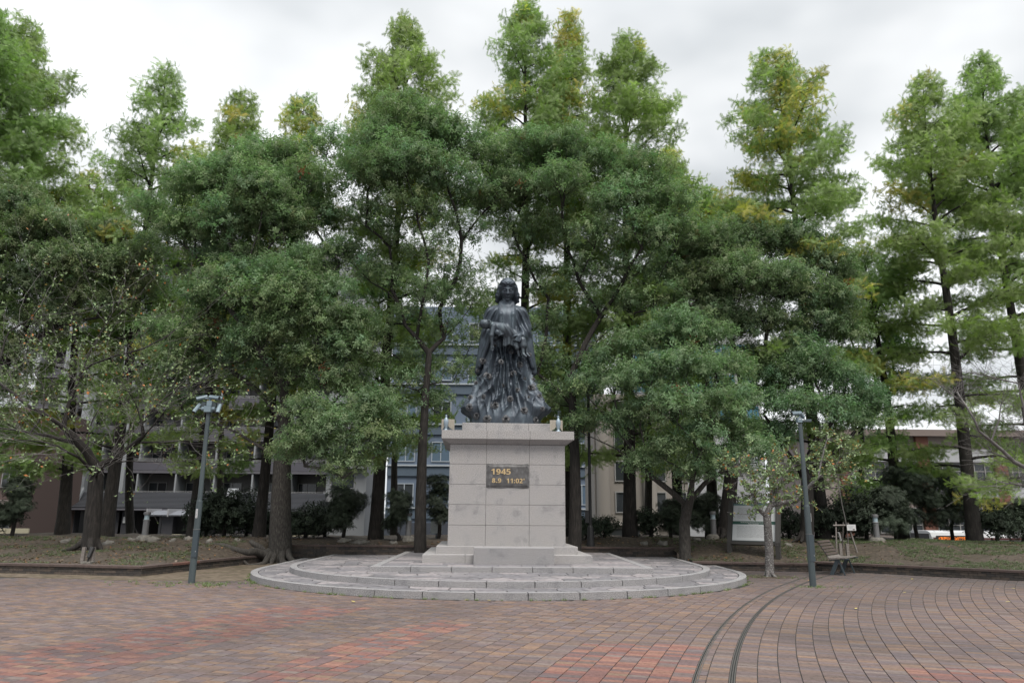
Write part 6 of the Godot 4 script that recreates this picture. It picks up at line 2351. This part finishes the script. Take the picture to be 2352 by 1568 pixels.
func make_far_buildings() -> void:
	# blue-grey block behind the monument
	var z := 60.0
	var a := sight(893, 1000, z).x
	var b := sight(1375, 1000, z).x
	var top := sight(1100, 705, z).y
	var o := thing("blue_building", "blue-grey office block seen in slivers either side of the monument", "building", Vector3((a + b) / 2, 0, -z))
	var w := b - a
	var blue := plain(0.099, 0.130, 0.180, 0.7)
	box_part("wall", Vector3(0, (top - 2.5) / 2, -4.0), Vector3(w, top + 2.5, 8.0), blue, o)
	var n := int((top - 1.0) / 3.3)
	for k in n:
		var y := 1.6 + 3.3 * k
		box_part("floor_band", Vector3(0, y, 0.06), Vector3(w, 0.75, 0.2), plain(0.062, 0.087, 0.118, 0.6), o)
		box_part("ledge", Vector3(0, y + 0.45, 0.12), Vector3(w, 0.12, 0.34), plain(0.310, 0.341, 0.372, 0.6), o)
		for i in 6:
			window_set(o, Vector3(-w / 2 + w * (i + 0.5) / 6, y + 1.55, 0.0), 1.5, 1.6, plain(0.279, 0.310, 0.341, 0.5), M.glass_blue if (i + k) % 3 else M.glass, 2)
	box_part("base_wall", Vector3(0, -0.4, 0.2), Vector3(w, 2.6, 0.4), plain(0.031, 0.037, 0.050, 0.7), o)
	# cream block with round columns, right of the pedestal
	z = 47.0
	a = sight(1366, 1100, z).x
	b = sight(1580, 1100, z).x
	top = sight(1420, 905, z).y
	o = thing("cream_building", "cream building with round corner columns and a dark garage door, right of the lamp post", "building", Vector3((a + b) / 2, 0, -z))
	w = b - a
	var cream := plain(0.236, 0.217, 0.198, 0.8)
	box_part("wall", Vector3(0, (top - 2.5) / 2, -3.0), Vector3(w, top + 2.5, 6.0), cream, o)
	for i in 2:
		var m := MB.new()
		m.cyl(Vector3(-w / 2 + 0.5 + i * 2.9, -2.5, 0.3), Vector3(-w / 2 + 0.5 + i * 2.9, top - 0.2, 0.3), 0.42, 0.42, 18)
		part("column", m.mesh(), cream, o)
	for k in 4:
		for i in 3:
			window_set(o, Vector3(-w / 2 + 1.9 + i * 1.9, 2.4 + 1.9 * k, 0.0), 1.3, 1.3, plain(0.248, 0.248, 0.248), M.glass, 2)
	box_part("garage_door", Vector3(-w / 2 + 1.75, -0.8, 0.04), Vector3(1.9, 3.2, 0.1), plain(0.031, 0.037, 0.040, 0.5), o)
	box_part("cornice", Vector3(0, 1.1, 0.15), Vector3(w, 0.16, 0.3), plain(0.310, 0.298, 0.279), o)
	# tall white and glass block behind it
	z = 84.0
	a = sight(1440, 900, z).x
	b = sight(1745, 900, z).x
	top = sight(1600, 655, z).y
	o = thing("glass_building", "white block with turquoise glass bands, glimpsed through the crowns right of the statue", "building", Vector3((a + b) / 2, 0, -z))
	w = b - a
	box_part("wall", Vector3(0, (top - 2.5) / 2, -4.0), Vector3(w, top + 2.5, 8.0), plain(0.279, 0.285, 0.291, 0.7), o)
	for k in range(3, int(top / 3.6)):
		for i in 6:
			window_set(o, Vector3(-w / 2 + w * (i + 0.5) / 6, 2.0 + 3.6 * k, 0.0), w / 6 - 0.35, 2.2, plain(0.310, 0.322, 0.329), plain(0.037, 0.124, 0.167, 0.1), 3)
	# brick and pink-washed school block on the right
	z = 58.0
	a = sight(1868, 1100, z).x
	b = sight(2420, 1100, z).x
	top = sight(2000, 1002, z).y
	o = thing("school_building", "low pink-washed and red brick block with white bands and a grid of windows, right", "building", Vector3(a, 0, -z))
	w = b - a
	var pink := plain(0.211, 0.177, 0.164, 0.85)
	box_part("wall", Vector3(w / 2, (top - 2.5) / 2, -5.0), Vector3(w, top + 2.5, 10.0), pink, o)
	var at := func(px: float) -> float: return sight(px, 1100, z).x - a
	var y1 := sight(2040, 1062, z).y
	var y2 := sight(2040, 1120, z).y
	var white := plain(0.322, 0.329, 0.341, 0.7)
	box_part("upper_band", Vector3((at.call(1960) + w) / 2, y1 + 0.55, 0.12), Vector3(w - at.call(1960), 1.0, 0.3), white, o)
	box_part("lower_band", Vector3((at.call(1960) + w) / 2, y2 - 0.35, 0.12), Vector3(w - at.call(1960), 0.75, 0.3), white, o)
	for p in [[1962, 2108], [2142, 2290], [2312, 2400]]:
		var l: float = at.call(p[0])
		var r: float = at.call(p[1])
		window_set(o, Vector3((l + r) / 2, (y1 + y2) / 2, 0.02), r - l, y1 - y2, plain(0.236, 0.229, 0.223), M.glass, 6, 3)
		window_set(o, Vector3((l + r) / 2, (y1 + y2) / 2 - 3.4, 0.02), r - l, y1 - y2, plain(0.236, 0.229, 0.223), M.glass, 6, 3)
	for px in [1944, 2124, 2300]:
		var m := box_part("brick_pier", Vector3(at.call(px), (top - 2.5) / 2, 0.1), Vector3(0.95, top + 2.5, 0.36), plain(0.149, 0.065, 0.046, 0.9), o)
		for k in 12:
			box_part("brick_course", Vector3(at.call(px), -2.2 + k * (top + 2.0) / 12.0, 0.29), Vector3(0.96, 0.05, 0.03), plain(0.105, 0.050, 0.037), m)
	box_part("roof", Vector3(w / 2, top + 0.25, -4.8), Vector3(w + 0.6, 0.5, 11.0), plain(0.161, 0.130, 0.118, 0.9), o)
	box_part("hanging_sign", Vector3(at.call(1959), y2 + 0.7, 0.6), Vector3(0.5, 2.4, 0.2), plain(0.012, 0.062, 0.043, 0.5), o)
	for k in 3:
		box_part("sign_mark", Vector3(at.call(1959), y2 + 1.4 - 0.7 * k, 0.71), Vector3(0.28, 0.4, 0.02), plain(0.372, 0.403, 0.372), o)
	var rr := thing("roof_storey", "set-back brown upper storey above the brick block on the right", "building", Vector3(sight(2200, 1000, 64.0).x, 0, -66.0))
	box_part("wall", Vector3(0, 4.6, 0), Vector3(16.0, 5.4, 6.0), plain(0.124, 0.093, 0.081, 0.9), rr)
	box_part("eaves", Vector3(-4.5, 7.35, 0.4), Vector3(7.0, 0.3, 7.0), plain(0.186, 0.155, 0.136), rr)
	for i in 5:
		window_set(rr, Vector3(-6.0 + 3.0 * i, 5.2, 3.0), 1.8, 1.4, white, M.glass_blue, 2)
	# brown building at the far left
	z = 56.0
	a = sight(-90, 1000, z).x
	b = sight(62, 1000, z).x
	top = sight(0, 935, z).y
	o = thing("brown_building", "reddish brown building cut off by the left border", "building", Vector3((a + b) / 2, 0, -z))
	w = b - a
	box_part("wall", Vector3(0, (top - 2.5) / 2, -4.0), Vector3(w, top + 2.5, 8.0), plain(0.075, 0.052, 0.046, 0.9), o)
	for k in 2:
		box_part("floor_band", Vector3(0, 2.2 + 3.2 * k, 0.05), Vector3(w, 0.35, 0.2), plain(0.174, 0.149, 0.136), o)
		for i in 3:
			window_set(o, Vector3(-w / 2 + w * (i + 0.5) / 3, 0.8 + 3.2 * k, 0.0), 1.1, 1.5, plain(0.186, 0.186, 0.186), M.glass, 2)
	# cream panel fence along the road on the left
	for p in [[-40, 66, 46.0, 1212, "cream panelled fence at the left border, across the road"], [395, 760, 48.0, 1226, "long cream panelled fence seen under the trees left of the thick trunk"], [1030, 1190, 48.0, 1226, "cream panelled fence glimpsed behind the pedestal"]]:
		a = sight(p[0], 1220, p[2]).x
		b = sight(p[1], 1220, p[2]).x
		var h := sight(p[0], p[3], p[2]).y + 2.5
		var cnt := int((b - a) / 1.9) + 1
		var f := thing("panel_fence", p[4], "fence", Vector3(a, -2.5, -p[2]), 0.0, "cream panelled fences along the road")
		for i in cnt:
			for k in 3:
				box_part("panel", Vector3((b - a) * (i + 0.5) / cnt, h * (k + 0.5) / 3, 0), Vector3((b - a) / cnt - 0.03, h / 3 - 0.03, 0.10), plain(0.310, 0.285, 0.205, 0.8), f)
	# bicycle shelter with a curved roof
	var sx := sight(398, 1200, 50.0)
	o = thing("shelter", "small shelter with a curved grey roof on two posts, left of the left pole's tree", "shelter", Vector3(sx.x, -2.5, -50.0))
	var hm := MB.new()
	for k in 6:
		var t0 := k / 6.0
		var t1 := (k + 1) / 6.0
		var p0 := Vector3(-1.4, 3.9 + 0.30 * sin(t0 * PI * 0.6), 1.0 - 2.0 * t0)
		var p1 := Vector3(-1.4, 3.9 + 0.30 * sin(t1 * PI * 0.6), 1.0 - 2.0 * t1)
		var sft := Vector3(2.8, 0, 0)
		hm.quad(p0, p0 + sft, p1 + sft, p1)
		var dn := Vector3(0, -0.06, 0)
		hm.quad(p1 + dn, p1 + sft + dn, p0 + sft + dn, p0 + dn)
	part("roof", hm.mesh(), plain(0.136, 0.143, 0.161, 0.4), o)
	for s in [-1, 0, 1]:
		box_part("rib", Vector3(s * 1.36, 4.05, 0.0), Vector3(0.08, 0.5, 2.0), plain(0.248, 0.248, 0.260), o)
	for s in [-1, 1]:
		box_part("post", Vector3(s * 1.0, 1.95, -0.3), Vector3(0.14, 3.9, 0.14), plain(0.093, 0.093, 0.099), o)


func make_bus(label: String, at: Vector3, turn: float, lit: bool) -> void:
	var o := thing("city_bus", label, "bus", at, turn, "buses on the road across the park")
	var white := plain(0.384, 0.391, 0.397, 0.35)
	# cross-section swept along the length, x along the bus, front at -x
	var sec := [Vector2(1.22, 0.35), Vector2(1.24, 1.2), Vector2(1.22, 2.75), Vector2(1.10, 3.0), Vector2(0.8, 3.1), Vector2(-0.8, 3.1), Vector2(-1.10, 3.0), Vector2(-1.22, 2.75), Vector2(-1.24, 1.2), Vector2(-1.22, 0.35)]
	var m := MB.new()
	for i in sec.size():
		var p: Vector2 = sec[i]
		var q: Vector2 = sec[(i + 1) % sec.size()]
		m.quad(Vector3(5.4, p.y, p.x), Vector3(5.4, q.y, q.x), Vector3(-5.4, q.y, q.x), Vector3(-5.4, p.y, p.x))
	for i in range(1, sec.size() - 1):
		m.tri(Vector3(-5.4, sec[0].y, sec[0].x), Vector3(-5.4, sec[i].y, sec[i].x), Vector3(-5.4, sec[i + 1].y, sec[i + 1].x))
		m.tri(Vector3(5.4, sec[0].y, sec[0].x), Vector3(5.4, sec[i + 1].y, sec[i + 1].x), Vector3(5.4, sec[i].y, sec[i].x))
	part("body", m.mesh(), white, o)
	for s in [-1, 1]:
		box_part("window_band", Vector3(0.2, 2.05, s * 1.245), Vector3(9.8, 0.95, 0.02), M.glass, o)
		for k in 7:
			box_part("window_post", Vector3(-4.4 + 1.5 * k, 2.05, s * 1.255), Vector3(0.08, 0.95, 0.02), M.black, o)
		for x in [-3.4, 3.1]:
			var w := MB.new()
			w.cyl(Vector3(x, 0.48, s * 1.0), Vector3(x, 0.48, s * 1.26), 0.48, 0.48, 16)
			var t := part("wheel", w.mesh(), M.black, o)
			w = MB.new()
			w.cyl(Vector3(x, 0.48, s * 1.262), Vector3(x, 0.48, s * 1.275), 0.24, 0.24, 12)
			part("rim", w.mesh(), plain(0.248, 0.248, 0.248, 0.4, 0.6), t)
		box_part("stripe", Vector3(0, 2.66, s * 1.235), Vector3(10.6, 0.10, 0.03), plain(0.074, 0.019, 0.019, 0.4), o)
	box_part("windscreen", Vector3(-5.41, 1.85, 0), Vector3(0.03, 1.2, 2.2), M.glass, o)
	box_part("sign_case", Vector3(-5.42, 2.72, 0), Vector3(0.05, 0.42, 1.9), M.black, o)
	box_part("roof_unit", Vector3(1.5, 3.18, 0), Vector3(3.0, 0.2, 1.6), white, o)
	if lit:
		# glowing dot-matrix destination sign on the side facing the park
		box_part("side_sign_case", Vector3(-4.2, 2.52, 1.262), Vector3(1.9, 0.62, 0.03), M.black, o)
		var glow := StandardMaterial3D.new()
		glow.albedo_color = lin(0.3, 0.08, 0.01)
		glow.emission_enabled = true
		glow.emission = lin(1.0, 0.24, 0.03)
		glow.emission_energy_multiplier = 0.55
		rng.seed = 61
		var dots := MB.new()
		for r in 2:
			for c in 12:
				for j in 7:
					for i in 5:
						if rng.randf() < 0.5:
							dots.box(Vector3(-5.02 + c * 0.142 + i * 0.024, 2.74 - r * 0.26 - j * 0.028, 1.285), Vector3(0.021, 0.024, 0.008))
		part("led_sign", dots.mesh(), glow, o)


func make_traffic() -> void:
	var p := sight(2190, 1221, 47.0)
	make_bus("white city bus with a lit orange dot sign, on the road beyond the grass rise", Vector3(p.x + 3.2, -2.25, -47.0), 0.04, true)
	p = sight(2352, 1218, 53.0)
	make_bus("second white bus, behind the first at the right border", Vector3(p.x + 2.0, -2.48, -53.0), 0.02, false)
	# white car on the left
	p = sight(478, 1244, 43.0)
	var o := thing("parked_car", "white car, only its roof showing over the soil crest under the cream fence", "car", Vector3(p.x, -2.48, -44.0))
	var prof := [Vector2(-2.15, 0.35), Vector2(-2.2, 0.75), Vector2(-1.35, 0.98), Vector2(-0.7, 1.45), Vector2(0.9, 1.5), Vector2(1.75, 1.05), Vector2(2.15, 0.95), Vector2(2.2, 0.4)]
	var m := MB.new()
	for i in prof.size():
		var a: Vector2 = prof[i]
		var b: Vector2 = prof[(i + 1) % prof.size()]
		m.quad(Vector3(a.x, a.y, 0.85), Vector3(a.x, a.y, -0.85), Vector3(b.x, b.y, -0.85), Vector3(b.x, b.y, 0.85))
	for i in range(1, prof.size() - 1):
		for s in [-1, 1]:
			var a := Vector3(prof[0].x, prof[0].y, s * 0.85)
			var b := Vector3(prof[i].x, prof[i].y, s * 0.85)
			var c := Vector3(prof[i + 1].x, prof[i + 1].y, s * 0.85)
			if s > 0:
				m.tri(a, c, b)
			else:
				m.tri(a, b, c)
	part("body", m.mesh(), plain(0.403, 0.409, 0.415, 0.3), o)
	for s in [-1, 1]:
		box_part("window", Vector3(0.1, 1.2, s * 0.855), Vector3(1.7, 0.36, 0.02), M.glass, o)
		for x in [-1.35, 1.35]:
			var w := MB.new()
			w.cyl(Vector3(x, 0.32, s * 0.68), Vector3(x, 0.32, s * 0.88), 0.32, 0.32, 14)
			part("wheel", w.mesh(), M.black, o)
	# round road sign far behind the pines
	p = sight(1634, 1207, 55.0)
	o = thing("road_sign", "round red-rimmed road sign glimpsed between the pines left of the notice board", "sign", Vector3(p.x, 0, -55.0))
	m = MB.new()
	m.cyl(Vector3(0, p.y, 0), Vector3(0, p.y, 0.02), 0.25, 0.25, 20)
	part("rim", m.mesh(), plain(0.310, 0.025, 0.019, 0.4), o)
	m = MB.new()
	m.cyl(Vector3(0, p.y, 0.02), Vector3(0, p.y, 0.03), 0.17, 0.17, 20)
	part("face", m.mesh(), plain(0.155, 0.198, 0.341, 0.4), o)
	m = MB.new()
	m.cyl(Vector3(0, -2.5, -0.04), Vector3(0, p.y + 0.2, -0.04), 0.035, 0.035, 8)
	part("post", m.mesh(), M.white, o)


func _ready() -> void:
	rng.seed = 1
	soil_noise.seed = 3
	soil_noise.frequency = 0.11
	soil_noise.fractal_octaves = 4
	wave_noise.seed = 8
	wave_noise.frequency = 0.03
	wave_noise.fractal_octaves = 3
	make_materials()
	set_stage()
	make_land()
	make_paving()
	make_steps()
	make_pedestal()
	make_plaque()
	make_statue()
	make_birds()
	make_trees()
	make_walls()
	make_poles()
	make_bench()
	make_board()
	make_small_things()
	make_ground_cover()
	make_apartments()
	make_far_buildings()
	make_traffic()
